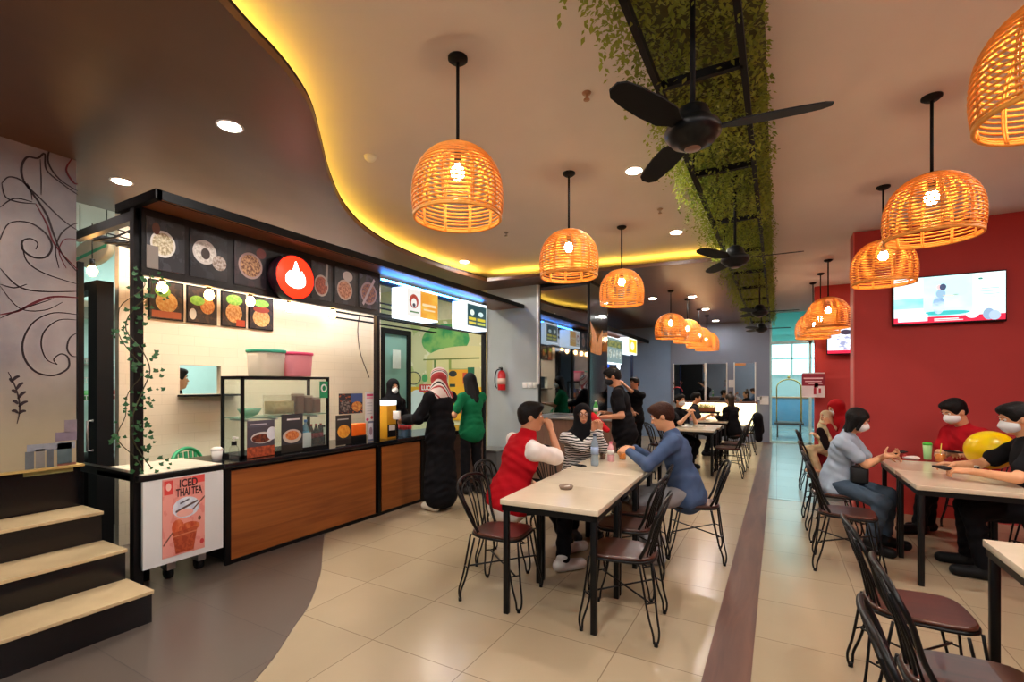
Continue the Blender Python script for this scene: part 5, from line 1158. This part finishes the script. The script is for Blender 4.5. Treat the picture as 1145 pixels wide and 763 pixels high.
# ---------------------------------------------------------------- rattan pendants
RAT = mat('glow_orange_rattan', 'ee9c40', .55, var=.12, scale=60)  # strong orange carries the glow of the bulb inside the shade
HOT = mat('lamp_bulb', 'ffffff', emit='ffd5a0', es=150)
def make_pendant(label, x, y, zb, zc, dia=.5):
    t = thing('rattan_pendant', label, 'pendant lamp', (x, y, zb)); k = dia / .5
    base_ = [(.240, 0), (.248, .05), (.252, .10), (.250, .16), (.243, .21), (.228, .255), (.203, .30), (.168, .34), (.125, .372), (.062, .395)]
    cv_ = spline([(r, 0, h) for r, h in base_], 8); ln_ = [0]
    for q0, q1 in zip(cv_, cv_[1:]): ln_.append(ln_[-1] + (q1 - q0).length)
    prof = []
    for i in range(22):
        t_ = ln_[-1] * i / 21; j = max(q for q in range(len(ln_)) if ln_[q] <= t_ + 1e-9); j = min(j, len(cv_) - 2); f_ = (t_ - ln_[j]) / (ln_[j + 1] - ln_[j]); p_ = cv_[j].lerp(cv_[j + 1], f_); prof.append((p_.x, p_.z))
    mb = MB()
    for i, (r, h) in enumerate(prof):
        for dd in ((0, ) if i else (0, .008)):
            mb.tube([(r * k * math.cos(a), r * k * math.sin(a), (h + dd) * k) for a in [2 * PI * j / 40 for j in range(40)]], (.0056 if i else .008) * k, 6, closed=True)
    mb.build('woven_rings', RAT, t)
    mb = MB()
    for j in range(10):
        a = 2 * PI * j / 10
        for da in (-.022, .022): mb.tube([((r - .008) * k * math.cos(a + da), (r - .008) * k * math.sin(a + da), h * k) for q, (r, h) in enumerate(prof)], .0042 * k, 6)
    mb.build('ribs', RAT, t)
    MB().lathe([(0, .390 * k), (.062 * k, .390 * k), (.064 * k, .402 * k), (.03, .41 * k), (0, .41 * k)], seg=20).build('top_cap', BLKM, t)
    MB().cyl((0, 0, .40 * k), (0, 0, zc - zb - .01), .009, seg=10).build('rod', BLKM, t)
    MB().lathe([(0, zc - zb - .03), (.035, zc - zb - .028), (.055, zc - zb - .012), (.055, zc - zb - .0), (0, zc - zb - .0)], seg=24).build('ceiling_rose', BLKM, t)
    MB().cyl((0, 0, .30 * k), (0, 0, .395 * k), .02, seg=12).build('socket', BLKM, t)
    MB().lathe([(0, .215), (.02, .218), (.036, .24), (.038, .262), (.028, .288), (.016, .305), (.016, .31), (0, .31)], seg=18).build('bulb', HOT, t)
    return t
pn = make_pendant('largest rattan pendant lamp near the camera, above the aisle by the cove light', -1.56, 2.17, 2.43, 3.33); proto_kids(pn)
dup(pn, (-1.57, 3.82, 2.43), .2, 'rattan pendant lamp second in the centre row, before the mirrored column'); dup(pn, (-1.57, 5.42, 2.43), .4, 'rattan pendant lamp third in the centre row, beside the mirrored column')
dup(pn, (.87, 2.32, 2.43), .1, 'rattan pendant lamp cut off by the top right corner'); dup(pn, (.86, 3.93, 2.43), .3, 'rattan pendant lamp hanging in front of the large television')
dup(pn, (.86, 5.50, 2.43), .5, 'rattan pendant lamp just left of the large television')
pf = make_pendant('rattan pendant lamp nearest of the four under the brown ceiling', -1.62, 8.6, 2.31, 3.14, .54); proto_kids(pf)
dup(pf, (-1.50, 9.6, 2.31), .2, 'rattan pendant lamp second of the four under the brown ceiling'); dup(pf, (-1.48, 11.0, 2.31), .2, 'rattan pendant lamp third of the four under the brown ceiling'); dup(pf, (-1.45, 12.1, 2.31), .2, 'rattan pendant lamp farthest of the four under the brown ceiling')
pr = make_pendant('rattan pendant lamp in front of the second television', .66, 8.35, 2.33, 3.33, .56); proto_kids(pr)
dup(pr, (.63, 9.3, 2.33), .2, 'rattan pendant lamp behind the one at the second television'); dup(pr, (.57, 10.1, 2.33), .2, 'rattan pendant lamp farthest back, nearest the glass entrance')

# ---------------------------------------------------------------- hanging planter
XP0, XP1 = -.52, -.135; ZP = 3.0
hp_ = thing('hanging_planter', 'long ladder-shaped black frame full of trailing greenery along the ceiling', 'planter', (0, 0, ZP))
for x in (XP0, XP1): MB().box((x - .014, .8, -.02), (x + .014, 13.0, .02)).build('side_rail', BLKM, hp_)
for k in range(11): MB().box((XP0, 1.3 + k * 1.15 - .014, -.02), (XP1, 1.3 + k * 1.15 + .014, .02)).build('rung', BLKM, hp_)
for k in range(6):
    for x in (XP0, XP1): MB().cyl((x, 1.3 + k * 2.3, 0), (x, 1.3 + k * 2.3, .33), .007, seg=6).build('hanger', BLKM, hp_)
def foliage(name, strands, m, par, leaf=.022, seed=3):
    rg = np.random.default_rng(seed); V = []; Fc = []
    base = 0
    for (x, y, z, ln, sway) in strands:
        n = max(3, int(ln / .021)); ph = rg.uniform(0, 6.28); cx_, cy_ = x, y
        for i in range(n):
            t = i / n; zz = z - ln * t; cx_ = x + sway * math.sin(ph + t * 3) * t; cy_ = y + sway * math.cos(ph + t * 2.3) * t
            a = rg.uniform(0, 6.28); s_ = leaf * rg.uniform(.7, 1.4); dr = rg.uniform(-.9, .1)
            d = np.array([math.cos(a), math.sin(a), dr]); d /= np.linalg.norm(d); w = np.cross(d, [0, 0, 1.]); w /= np.linalg.norm(w) + 1e-6; w = w * s_ * .32
            p0 = np.array([cx_, cy_, zz]); mid = p0 + d * s_ * .5; tip = p0 + d * s_ + np.array([0, 0, -s_ * .15])
            V += [p0, mid + w, tip, mid - w]; Fc.append((base, base + 1, base + 2, base + 3)); base += 4
    me = bpy.data.meshes.new(name); me.from_pydata([tuple(v) for v in V], [], Fc); me.materials.append(m); me.update()
    o = bpy.data.objects.new(name, me); C.objects.link(o); o['kind'] = 'stuff'
    if par: o.parent = par; o.location = -Vector(par.location)
    return o
LEAF, nt, b_ = newmat('vine_leaf'); N = nt.nodes; L = nt.links
tc = N.new('ShaderNodeTexCoord'); nz = N.new('ShaderNodeTexNoise'); nz.inputs['Scale'].default_value = 2.5; nz.inputs['Detail'].default_value = 5; L.new(tc.outputs['Object'], nz.inputs[0])
rp = N.new('ShaderNodeValToRGB'); e = rp.color_ramp.elements; e[0].position = .35; e[1].position = .65; e[0].color = lin('5a6a1e'); e[1].color = lin('97a03c'); L.new(nz.outputs[0], rp.inputs[0]); L.new(rp.outputs[0], b_.inputs['Base Color'])
b_.inputs['Roughness'].default_value = .55
tl = N.new('ShaderNodeBsdfTranslucent'); L.new(rp.outputs[0], tl.inputs[0]); mx = N.new('ShaderNodeMixShader'); mx.inputs[0].default_value = .4
L.new(b_.outputs[0], mx.inputs[1]); L.new(tl.outputs[0], mx.inputs[2]); L.new(mx.outputs[0], N['Material Output'].inputs[0])
rg = random.Random(5); S_ = []
for _ in range(3600):
    y = .9 + (13.0 - .9) * rg.random() ** 1.15; near = y < 2.9
    x = rg.uniform(-.60, -.05)
    if near and rg.random() < .35: continue
    S_.append((x, y, 3.29 - rg.random() * .10, rg.uniform(.12, .38) * (.8 if near else 1.0), .04))
for _ in range(520):   # curtain on the left edge
    y = .9 + (13.0 - .9) * rg.random() ** 1.2
    S_.append((rg.gauss(-.63, .035), y, 3.2, rg.uniform(.15, .34), .05))
for _ in range(240):
    y = rg.uniform(1, 13); S_.append((rg.gauss(-.06, .02), y, 3.2, rg.uniform(.1, .25), .03))
fo = foliage('foliage', S_, LEAF, hp_, .026); 
MB().box((-.62, .8, .26), (-.05, 13.0, .30)).build('backing_mesh', mat('planter_mesh', '4a4c2a', .9, var=.3, scale=8), hp_)
# ivy on the near stall post
iv = thing('ivy_vine', 'ivy vine climbing the near black stall post', 'vine', (-3.93, 1.64, 0))
IVL = mat('ivy_leaf', '24562a', .5, var=.25, scale=9)
stp = spline([(.0 + .05 * math.sin(k * 1.9), .0 + .07 * math.sin(k * 1.3 + 1), 2.3 - k * .14) for k in range(11)], 4); MB().tube(stp, .004, 5).tube([p + Vector((.02, -.07 + .02 * math.sin(i * .7), 0)) for i, p in enumerate(stp)], .003, 5).build('stem', mat('ivy_stem', '3a3a1e', .7), iv)
mb = MB(); rg = random.Random(11)
for k in range(150):
    p = stp[rg.randrange(len(stp))] + Vector((rg.uniform(-.02, .06), rg.uniform(-.12, .11), rg.uniform(-.04, .04)))
    s_ = rg.uniform(.013, .026); ay = rg.uniform(-.9, .9); ar = rg.uniform(-2.6, -.5)
    n_ = Vector((math.cos(ay), math.sin(ay) * .6 - .4, .3)).normalized(); uu = n_.cross(Vector((0, 0, 1))).normalized(); vv = n_.cross(uu)
    u2 = uu * math.cos(ar) + vv * math.sin(ar); v2 = -uu * math.sin(ar) + vv * math.cos(ar); n0 = len(mb.v)
    for a, r in ((0, 1), (50, .55), (85, .85), (140, .5), (180, .35), (220, .5), (275, .85), (310, .55)): mb.v.append(p + (u2 * math.cos(rad(a)) + v2 * math.sin(rad(a))) * s_ * r + n_ * .008 * r)
    mb.face(range(n0, n0 + 8))
lf = mb.build('leaves', IVL, iv); lf['kind'] = 'stuff'

# ---------------------------------------------------------------- ceiling fans
def make_fan(label, x, y, z, rz=0, zt=3.30, R_=.60):
    t = thing('ceiling_fan', label, 'ceiling fan', (x, y, z), rz)
    MB().lathe([(0, -.075), (.035, -.075), (.055, -.065), (.06, -.055), (.085, -.05), (.10, -.03), (.112, -.02), (.115, 0), (.105, .02), (.085, .03), (.075, .05), (.06, .09), (.03, .11), (0, .11)], seg=32).build('motor_housing', BLK, t)
    MB().lathe([(0, -.078), (.03, -.078), (.034, -.074), (0, -.072)], seg=24).build('light_cap', mat('fan_cap', '8a6a5a', .3), t)
    MB().cyl((0, 0, .1), (0, 0, zt - z), .011, seg=10).build('down_rod', BLKM, t); MB().lathe([(0, zt - z - .07), (.03, zt - z - .07), (.06, zt - z - .02), (.06, zt - z), (0, zt - z)], seg=20).build('ceiling_cup', BLKM, t)
    for k in range(3):
        a = 2 * PI * k / 3; c_, s_ = math.cos(a), math.sin(a); r0, r1 = .10, R_
        prof = [(.08, .018), (.08 + R_ * .1, .03), (R_ * .36, .052), (R_ * .58, .056), (R_ * .8, .05), (R_ - .03, .04), (R_, .018)]
        top = []; 
        for r, w in prof: top.append((r, w))
        rings = [[(c_ * r - s_ * q, s_ * r + c_ * q, .0 + q * .22 + zz) for q, zz in ((-w, -.003), (w, -.003), (w, .003), (-w, .003))] for r, w in top]
        bl_ = MB().loft(rings, smooth=False).build('blade', BLKM, t)
    return t
fn = make_fan('black ceiling fan nearest the camera in front of the greenery', -.31, 2.12, 2.57, rad(6), R_=.5); proto_kids(fn)
dup(fn, (-.31, 4.45, 2.57), rad(2), 'second black ceiling fan along the greenery'); dup(fn, (-.22, 7.9, 2.57), rad(3), 'third black ceiling fan along the greenery'); dup(fn, (-.26, 10.3, 2.57), rad(2), 'farthest black ceiling fan before the entrance')

# ---------------------------------------------------------------- downlights and ceiling fittings
RIM = mat('downlight_rim', 'd8d6d2', .4)
def downlight(x, y, z, label, watt=40, group=None, col=(1, .95, .89), spot=True):
    t = thing('downlight', label, 'downlight', (x, y, z), 0, group)
    MB().lathe([(.062, -.001), (.062, -.004), (.078, -.004), (.080, 0)], seg=24, caps=False).build('rim', RIM, t); MB().lathe([(0, -.0025), (.062, -.0025), (.062, -.0015), (0, -.0015)], seg=24).build('diffuser', mat('downlight_face_%d_%d' % (watt, int(col[2] * 100)), 'ffffff', emit=[c ** .4545 for c in col], es=watt * 26), t)
    return t
SZ = 3.14
for (px, py, l_) in ((257, 141, 'downlight in the brown ceiling nearest the camera'), (136, 203, 'downlight in the brown ceiling above the ivy post side'), (283, 248, 'downlight in the brown ceiling above the third menu picture'), (360, 272, 'downlight in the brown ceiling above the round red sign'), (417, 291, 'downlight in the brown ceiling above the end of the menu band')):
    p = onz(px, py, SZ); downlight(p.x, p.y, SZ, l_, 22)
for (px, py, l_) in ((709, 191, 'downlight in the pale ceiling nearest the first fan'), (519, 293, 'downlight in the pale ceiling near the cove corner'), (756, 260, 'downlight in the pale ceiling beside the greenery'), ):
    p = onz(px, py, 3.33); downlight(p.x, p.y, 3.33, l_, 32)
for (px, py, l_) in ((730, 334, 'nearest downlight in the far brown ceiling'), (774, 332, 'second downlight in the far brown ceiling'), (789, 346, 'third downlight in the far brown ceiling'), (800, 359, 'fourth downlight in the far brown ceiling'), (805, 363, 'farthest downlight in the far brown ceiling')):
    p = onz(px, py, SZ); downlight(p.x, min(p.y, 13.2), SZ, l_, 30)
for (x, y) in ((-1.0, .6), (1.1, .2), (2.3, 2.0), (2.3, 4.2), (-1.2, -.9), (2.2, -.4)): downlight(x, y, 3.33, 'added unseen white downlight in the pale ceiling behind the viewer', 44, 'added unseen downlights behind the viewer')  # unseen downlights added for the general light of the room
for (x, y, z, l_) in ((-6.6, 3.0, 3.33, 'downlight in the kitchen ceiling'), (-6.4, 4.6, 3.33, 'downlight over the back passage'),): downlight(x, y, z, l_, 45, None, (.85, 1, .97))
for (x, y, l_) in ((-4.7, 2.6, 'added unseen downlight inside the first stall'), (-4.8, 3.7, 'added unseen downlight at the far end of the first stall'), (-4.75, 5.9, 'added unseen downlight inside the second stall before the mural')): downlight(x, y, SZ, l_, 17, None, (1, .86, .68))  # unseen warm downlights added to brighten the stall interiors
for (x, y) in ((1.9, 8.8), (1.3, 12.3)): downlight(x, y, 3.33, 'downlight behind the red wall', 35, 'downlights behind the red wall')
for (px, py, n_, l_, c_) in ((656, 104, 'sprinkler', 'small bronze sprinkler head beside the greenery', '9a6a4a'), (738, 234, 'sprinkler', 'small sprinkler head right of the pale ceiling lights', 'b09a88'), (566, 260, 'sprinkler', 'small sprinkler head near the cove corner', '8a8078')):
    p = onz(px, py, 3.33); o = MB().lathe([(0, -.045), (.02, -.045), (.02, -.04), (.006, -.035), (.006, -.01), (.025, -.008), (.03, 0), (0, 0)], (p.x, p.y, 3.33), 16).build(n_, mat('spr_' + c_, c_, .4)); tag(o, l_, 'sprinkler')
for (px, py, l_) in ((414, 175, 'white smoke detector near the curved cove'), (866, 285, 'small white smoke detector right of the greenery')):
    p = onz(px, py, 3.33); o = MB().lathe([(0, -.035), (.03, -.035), (.045, -.02), (.05, 0), (0, 0)], (p.x, p.y, 3.33), 24).build('smoke_detector', WHITE); tag(o, l_, 'smoke detector')
def area(name, loc, rot, sx, sy, e, col):
    ld = bpy.data.lights.new(name, 'AREA'); ld.shape = 'RECTANGLE'; ld.size = sx; ld.size_y = sy; ld.energy = e; ld.color = col
    o = bpy.data.objects.new(name, ld); C.objects.link(o); o.location = loc; o.rotation_euler = rot; return o
area('lobby_fill_light', (.4, 17.5, 3.45), (0, 0, 0), 3.5, 5, 260, (.74, .96, 1.0))  # added cyan area light standing in for daylight in the lobby
area('kitchen_tube_lamp', (-6.9, 3.6, 2.32), (0, 0, 0), .3, 1.4, 35, (.85, 1, .97))
def pt(name, loc, e, col, r=.05):
    ld = bpy.data.lights.new(name, 'POINT'); ld.energy = e; ld.color = col; ld.shadow_soft_size = r
    o = bpy.data.objects.new(name, ld); C.objects.link(o); o.location = loc; return o
wl = bpy.data.worlds.new('ambient_fill'); bpy.context.scene.world = wl; wl.use_nodes = True  # background added as ambient fill, entering over the front wall
wl.node_tree.nodes['Background'].inputs[0].default_value = (.95, .95, .97, 1); wl.node_tree.nodes['Background'].inputs[1].default_value = 1.6

# ---------------------------------------------------------------- people
def H_(x, y, z): return (x, y, z)
BLKF = fab('black_cloth', '0f0f13'); JEAN = fab('dark_jeans', '2a3440')
person('man in a red vest over white shirt, back turned, hand at mouth', (-1.95, 3.42), rad(-36), 1.76, seat=.46, lean=.28, roll=.10, head=(-.45, -.05),
       hands=[H_(-1.86, 3.78, .60), H_(-1.70, 3.74, 1.10)], elbows=[(-.6, -.2, -1), (1.0, .0, -1.5)], feet=[H_(-1.62, 3.92, .08), H_(-1.50, 3.52, .08)],
       shirt=fab('white_shirt', 'e6e2de'), sleeve='half', vest=fab('red_vest', 'b3121f'), pants=BLKF, shoes=mat('white_shoe', 'c9c8c4', .5), hair='short', width=1.12, vox=.007,
       hand_dir=[None, ((-.35, -.1, .9), (-.8, .2, -.3), -1)], curl=.9)
person('smiling woman in black hijab, glasses and black-white striped top, hands clasped', (-1.86, 4.74), rad(-135), 1.62, seat=.46, lean=.30, head=(-.30, .12),
       hands=[H_(-1.56, 4.42, 1.05), H_(-1.51, 4.47, 1.05)], elbows=[(-.3, .9, -1), (.3, .9, -1)], feet=[H_(-1.60, 4.5, .08), H_(-1.75, 4.35, .08)],
       shirt=stripes('striped_cloth', ['141418', 'dcdcd8'], 13, 'Z', 3.0), sleeve='long', pants=BLKF, shoes=BLKM, hair=None, hijab=fab('black_hijab', '101014'), glasses=True, skin=SKIN,
       hand_dir=[((.1, .1, 1), (.9, -.3, 0), 1), ((-.1, .1, 1), (-.9, .3, 0), -1)], curl=.8, vox=.007)
person('man in a blue long-sleeved shirt bent over his hands at the last centre table', (-.70, 4.43), rad(97), 1.74, seat=.46, lean=.24, head=(.05, -.38),
       hands=[H_(-1.16, 4.22, .90), H_(-1.16, 4.42, .90)], elbows=[(-.9, -.1, -.8), (.7, -.1, -1)], feet=[H_(-.88, 4.02, .08), H_(-.98, 4.5, .08)],
       shirt=fab('steel_blue_shirt', '46597a'), sleeve='long', pants=fab('grey_jeans', '8e9094'), shoes=mat('grey_shoe', '8c8c8c', .6), hair='short', hair_m=HAIRB, skin=SKINL, vox=.0065,
       hand_dir=[((-.9, .35, .1), (0, .5, -.8), -1), ((-.9, -.35, .1), (0, -.5, -.8), 1)], curl=.7)
person('waiter in black with red collar and black mask, holding a red cloth', (-1.66, 5.85), rad(100), 1.70, lean=.14, head=(.12, -.35),
       hands=[H_(-1.86, 5.55, 1.10), H_(-1.90, 5.80, 1.14)], shirt=BLKF, sleeve='short', pants=BLKF, shoes=BLKM, mask=MASKK, skin=SKIN, vox=.009)
o = SDF(); o.cap((-1.96, 5.52, 1.12), (-1.84, 5.44, 1.02), .04, .05, k=.04); o.cap((-1.84, 5.44, 1.02), (-1.74, 5.42, .96), .045, .03, k=.03); o = o.build('red_cloth', fab('red_cloth', 'b81822'), None, .009); tag(o, 'red cloth held in the hand of the waiter', 'cloth')
tag(MB().hexa([(-2.02, 5.50, .98), (-2.0, 5.50, .98), (-2.0, 5.505, .98), (-2.02, 5.505, .98), (-1.86, 5.50, 1.16), (-1.84, 5.50, 1.16), (-1.84, 5.505, 1.16), (-1.86, 5.505, 1.16)]).build('paper_slip', WHITE), 'white paper slip beside the red cloth of the waiter', 'paper')
person('staff member in black in the background with one arm raised', (-2.32, 8.9), rad(150), 1.60, hands=[H_(-2.5, 8.7, 1.52), H_(-2.3, 8.65, 1.0)], elbows=[(-1, .4, -.6), (.5, -.3, -1)], shirt=BLKF, pants=BLKF, shoes=BLKM, vox=.012)
o_, k_ = person('customer in a long black robe and red, white and black scarf at the counter', (-3.50, 4.52), rad(80), 1.66, hands=[H_(-3.86, 4.30, 1.08), H_(-3.86, 4.56, 1.08)], feet=[H_(-3.54, 4.44, .08), H_(-3.50, 4.62, .08)],
       robe=BLKF, hijab=stripes('scarf_stripes', ['a02a2c', 'd8cfcc', '16161a', 'd8cfcc', 'a02a2c', 'd2c4be'], 1.7, 'DIAGONAL', 4.0), hair=None, shoes=mat('cream_shoe', 'd8d0c0', .5), vox=.009, head=(0, -.12))
for y in (4.28,): tag(MB().rbox((-4.02, 4.26, 1.08), (-3.92, 4.30, 1.18), .01).build('receipt', WHITE), 'white paper in the hands of the scarf-wearing customer', 'paper')
person('customer with long dark hair in a green tee and black trousers', (-3.66, 5.42), rad(70), 1.63, hands=[H_(-3.98, 5.22, 1.12), H_(-3.97, 5.50, 1.12)], head=(0, -.25), feet=[H_(-3.70, 5.34, .08), H_(-3.62, 5.52, .08)],
       shirt=fab('green_tee', '146a44'), pants=fab('black_trousers', '141418'), shoes=mat('black_sandal', '1c1a1a', .5), mask=MASKM, hair='long', vox=.009)
person('cashier in black hijab and white mask behind the counter', (-4.72, 5.0), rad(-95), 1.54, hands=[H_(-4.46, 5.08, .98), H_(-4.46, 4.84, .98)], shirt=BLKF, sleeve='long', pants=BLKF, hijab=fab('black_hijab', '101014'), hair=None, mask=MASKM, skin=SKINL, vox=.009, head=(-.35, -.1), shoes=BLKM)
person('kitchen worker seen through the hatch, black hair and black top', (-5.72, 2.72), rad(-20), 1.64, shirt=BLKF, sleeve='short', pants=BLKF, shoes=BLKM, vox=.010)
person('woman in a pale blue shirt and white mask looking at a phone', (.50, 5.55), rad(-108), 1.60, seat=.46, lean=.20, head=(.08, -.40),
       hands=[H_(.86, 5.40, .85), H_(.88, 5.52, .84)], elbows=[(-.7, -.2, -1), (.9, -.1, -1)], feet=[H_(.86, 5.44, .10), H_(.72, 5.22, .08)],
       shirt=fab('pale_blue_shirt', '9fb0c2'), pants=fab('blue_grey_jeans', '3f4e5e'), shoes=BLKM, mask=MASKM, hair='bob', skin=SKINL, vox=.007, hand_dir=[((.75, .45, .1), (0, -.3, .8), -1), ((.8, .0, .0), (0, -.3, -1), 1)])
pp = thing('phone', 'dark phone held by the woman in the pale blue shirt', 'phone', (.965, 5.47, .888), rad(20)); MB().hexa([(-.04, -.035, -.02), (.06, -.035, .0), (.06, .035, .0), (-.04, .035, -.02), (-.045, -.035, -.012), (.055, -.035, .008), (.055, .035, .008), (-.045, .035, -.012)]).build('body', BLKM, pp)
LEA = mat('black_leather', '101012', .5); o = MB().rbox((.60, 5.37, .585), (.74, 5.64, .73), .03).build('handbag', LEA); MB().tube(spline([(.67, 5.42, .72), (.67, 5.45, .80), (.67, 5.55, .80), (.67, 5.59, .72)], 6), .007, 6).build('strap', LEA, o); tag(o, 'black bag on the lap of the woman in the pale blue shirt', 'bag')
person('man in a red tee and white mask looking down at his phone', (1.76, 6.40), rad(112), 1.80, seat=.46, lean=.26, head=(.12, -.42),
       hands=[H_(1.54, 6.02, .83), H_(1.48, 6.12, .83)], elbows=[(-1, -.1, -.8), (1, .0, -.8)], feet=[H_(1.35, 6.3, .08), H_(1.25, 6.15, .08)], shirt=fab('red_tee', 'a81420'), pants=BLKF, shoes=BLKM, mask=MASKM, hair='short', skin=SKINL, vox=.007, width=1.08)
person('man in a black tee and white mask at the right edge, wearing a watch', (1.80, 5.13), rad(84), 1.76, seat=.46, lean=.20, head=(.18, -.25),
       hands=[H_(1.30, 4.92, .83), H_(1.28, 5.18, .84)], elbows=[(-1, .2, -.8), (1, .2, -.8)], feet=[H_(1.40, 4.95, .08), H_(1.38, 5.25, .08)], shirt=fab('black_tee', '15161a'), pants=BLKF, shoes=BLKM, mask=MASKM, hair='short', skin=SKINL, vox=.007, width=1.08,
       hand_dir=[((-.9, .15, .0), (0, .3, -1), -1), ((-.9, -.2, .1), (0, -.2, -1), 1)])
wt = thing('wristwatch', 'dark wristwatch on the wrist of the man in black', 'watch', (1.345, 4.925, .832)); MB().tube([(0, .032 * math.cos(a), .030 * math.sin(a)) for a in [2 * PI * i / 20 for i in range(20)]], .011, 6, closed=True).build('strap', BLKM, wt); MB().cyl((0, -.0, .032), (0, 0, .042), .018).build('dial', STEEL, wt)
pp = thing('phone', 'black phone in the hands of the man in black at the right edge', 'phone', (1.17, 5.02, .842), rad(15)); MB().rbox((-.04, -.08, -.02), (.04, .08, -.005), .008).build('body', BLKM, pp)
pp = thing('phone', 'dark phone in the hands of the man in the red tee', 'phone', (1.47, 5.97, .855), rad(40)); MB().rbox((-.035, -.075, 0), (.035, .075, .01), .008).build('body', BLKM, pp)
person('person in black with white mask and reindeer headband, hands together at the back row', (-1.62, 9.12), rad(-120), 1.64, seat=.46, lean=.12, hands=[H_(-1.32, 8.98, .98), H_(-1.36, 8.90, .98)], elbows=[(-.6, .4, -1), (.6, .4, -1)], feet=[H_(-1.35, 9.0, .08), H_(-1.45, 8.85, .08)], shirt=BLKF, pants=BLKF, mask=MASKM, hair='short', skin=SKINL, vox=.010, shoes=BLKM)
hb = thing('headband', 'red and brown reindeer headband on the masked person', 'headband', (-1.59, 9.08, 1.42)); mb = MB()
MB().tube([(.09 * math.cos(a), 0, .09 * math.sin(a) - .06) for a in [PI * i / 12 for i in range(13)]], .008, 6).build('band', mat('headband_red', '9a1c28', .6), hb)
for sx in (-1, 1): MB().tube([(sx * .05, 0, .02), (sx * .06, 0, .10), (sx * .055, 0, .14)], .008, 6).tube([(sx * .06, 0, .08), (sx * .09, 0, .12)], .006, 6).build('antler', mat('antler_brown', '5a3020', .6), hb)
person('man in dark grey tee seated in profile near the glowing ledge', (-1.62, 10.75), rad(-80), 1.66, seat=.46, lean=.18, hands=[H_(-1.25, 10.85, .84), H_(-1.25, 10.6, .84)], feet=[H_(-1.3, 10.9, .08), H_(-1.3, 10.65, .08)], shirt=fab('grey_tee', '26262c'), pants=BLKF, hair='short', skin=SKINL, vox=.011, shoes=BLKM)
person('long-haired woman in dark clothes seen from behind with her hair in a bun', (-.78, 10.78), rad(60), 1.62, seat=.46, lean=.14, hands=[H_(-1.1, 10.7, .82), H_(-1.1, 10.95, .82)], feet=[H_(-1.05, 10.7, .08), H_(-1.05, 10.95, .08)], shirt=BLKF, sleeve='long', pants=BLKF, hair='bun', hair_m=mat('dark_gold_hair', '2c2012', .5, var=.2), skin=SKINL, vox=.011, shoes=BLKM)
person('person in a red headscarf and pale mask bending over a child', (.90, 7.95), rad(100), 1.62, seat=.46, lean=.25, hands=[H_(.62, 7.72, .95), H_(.62, 8.0, .92)], feet=[H_(.6, 7.85, .08), H_(.6, 8.1, .08)], shirt=fab('red_top', '9a1c22'), sleeve='long', pants=fab('red_skirt', '7a1a20'), hijab=fab('red_scarf', 'b01c22'), hair=None, mask=MASKM, skin=SKINL, vox=.010, head=(.3, -.35), shoes=BLKM)
person('small child in a cream hooded coat with red and black straps', (.62, 7.86), rad(120), 1.12, seat=.52, lean=.05, hands=[H_(.48, 7.70, .80), H_(.46, 7.9, .80)], feet=[H_(.50, 7.65, .35), H_(.45, 7.8, .35)], shirt=fab('cream_fleece', 'd8c49c', var=.15), sleeve='long', pants=fab('cream_trousers', 'c8b48c', var=.15), hijab=fab('cream_hood', 'dccaa2', var=.15), hair=None, skin=SKINL, vox=.009)
st_ = SDF(); st_.cap((.52, 7.72, .86), (.60, 7.66, .66), .05, .05, k=.03); o = st_.build('chest_bag', fab('black_red_bag', '1c1416'), None, .01); tag(o, 'black bag strapped across the child in the cream coat', 'bag')

# ---------------------------------------------------------------- camera, exposure
cam = bpy.data.cameras.new('camera'); co = bpy.data.objects.new('camera', cam); C.objects.link(co)
cam.sensor_fit = 'HORIZONTAL'; cam.sensor_width = 36; cam.lens = 36 * F_ / 1145; co.location = (0, 0, EYE); co.rotation_euler = (PI / 2, 0, TH)
cam.shift_y = (HY - 381.5) / 1145; cam.clip_start = .02; cam.clip_end = 80
sc_ = bpy.context.scene; sc_.camera = co
vs = sc_.view_settings; vs.view_transform = 'Standard'; vs.look = 'None'; vs.gamma = 1; vs.use_curve_mapping = False; vs.exposure = 0.0
cy = sc_.cycles; cy.max_bounces = 7; cy.diffuse_bounces = 4; cy.glossy_bounces = 4; cy.transmission_bounces = 6; cy.transparent_max_bounces = 14; cy.sample_clamp_indirect = 6; cy.use_denoising = True; cy.caustics_reflective = False; cy.caustics_refractive = False
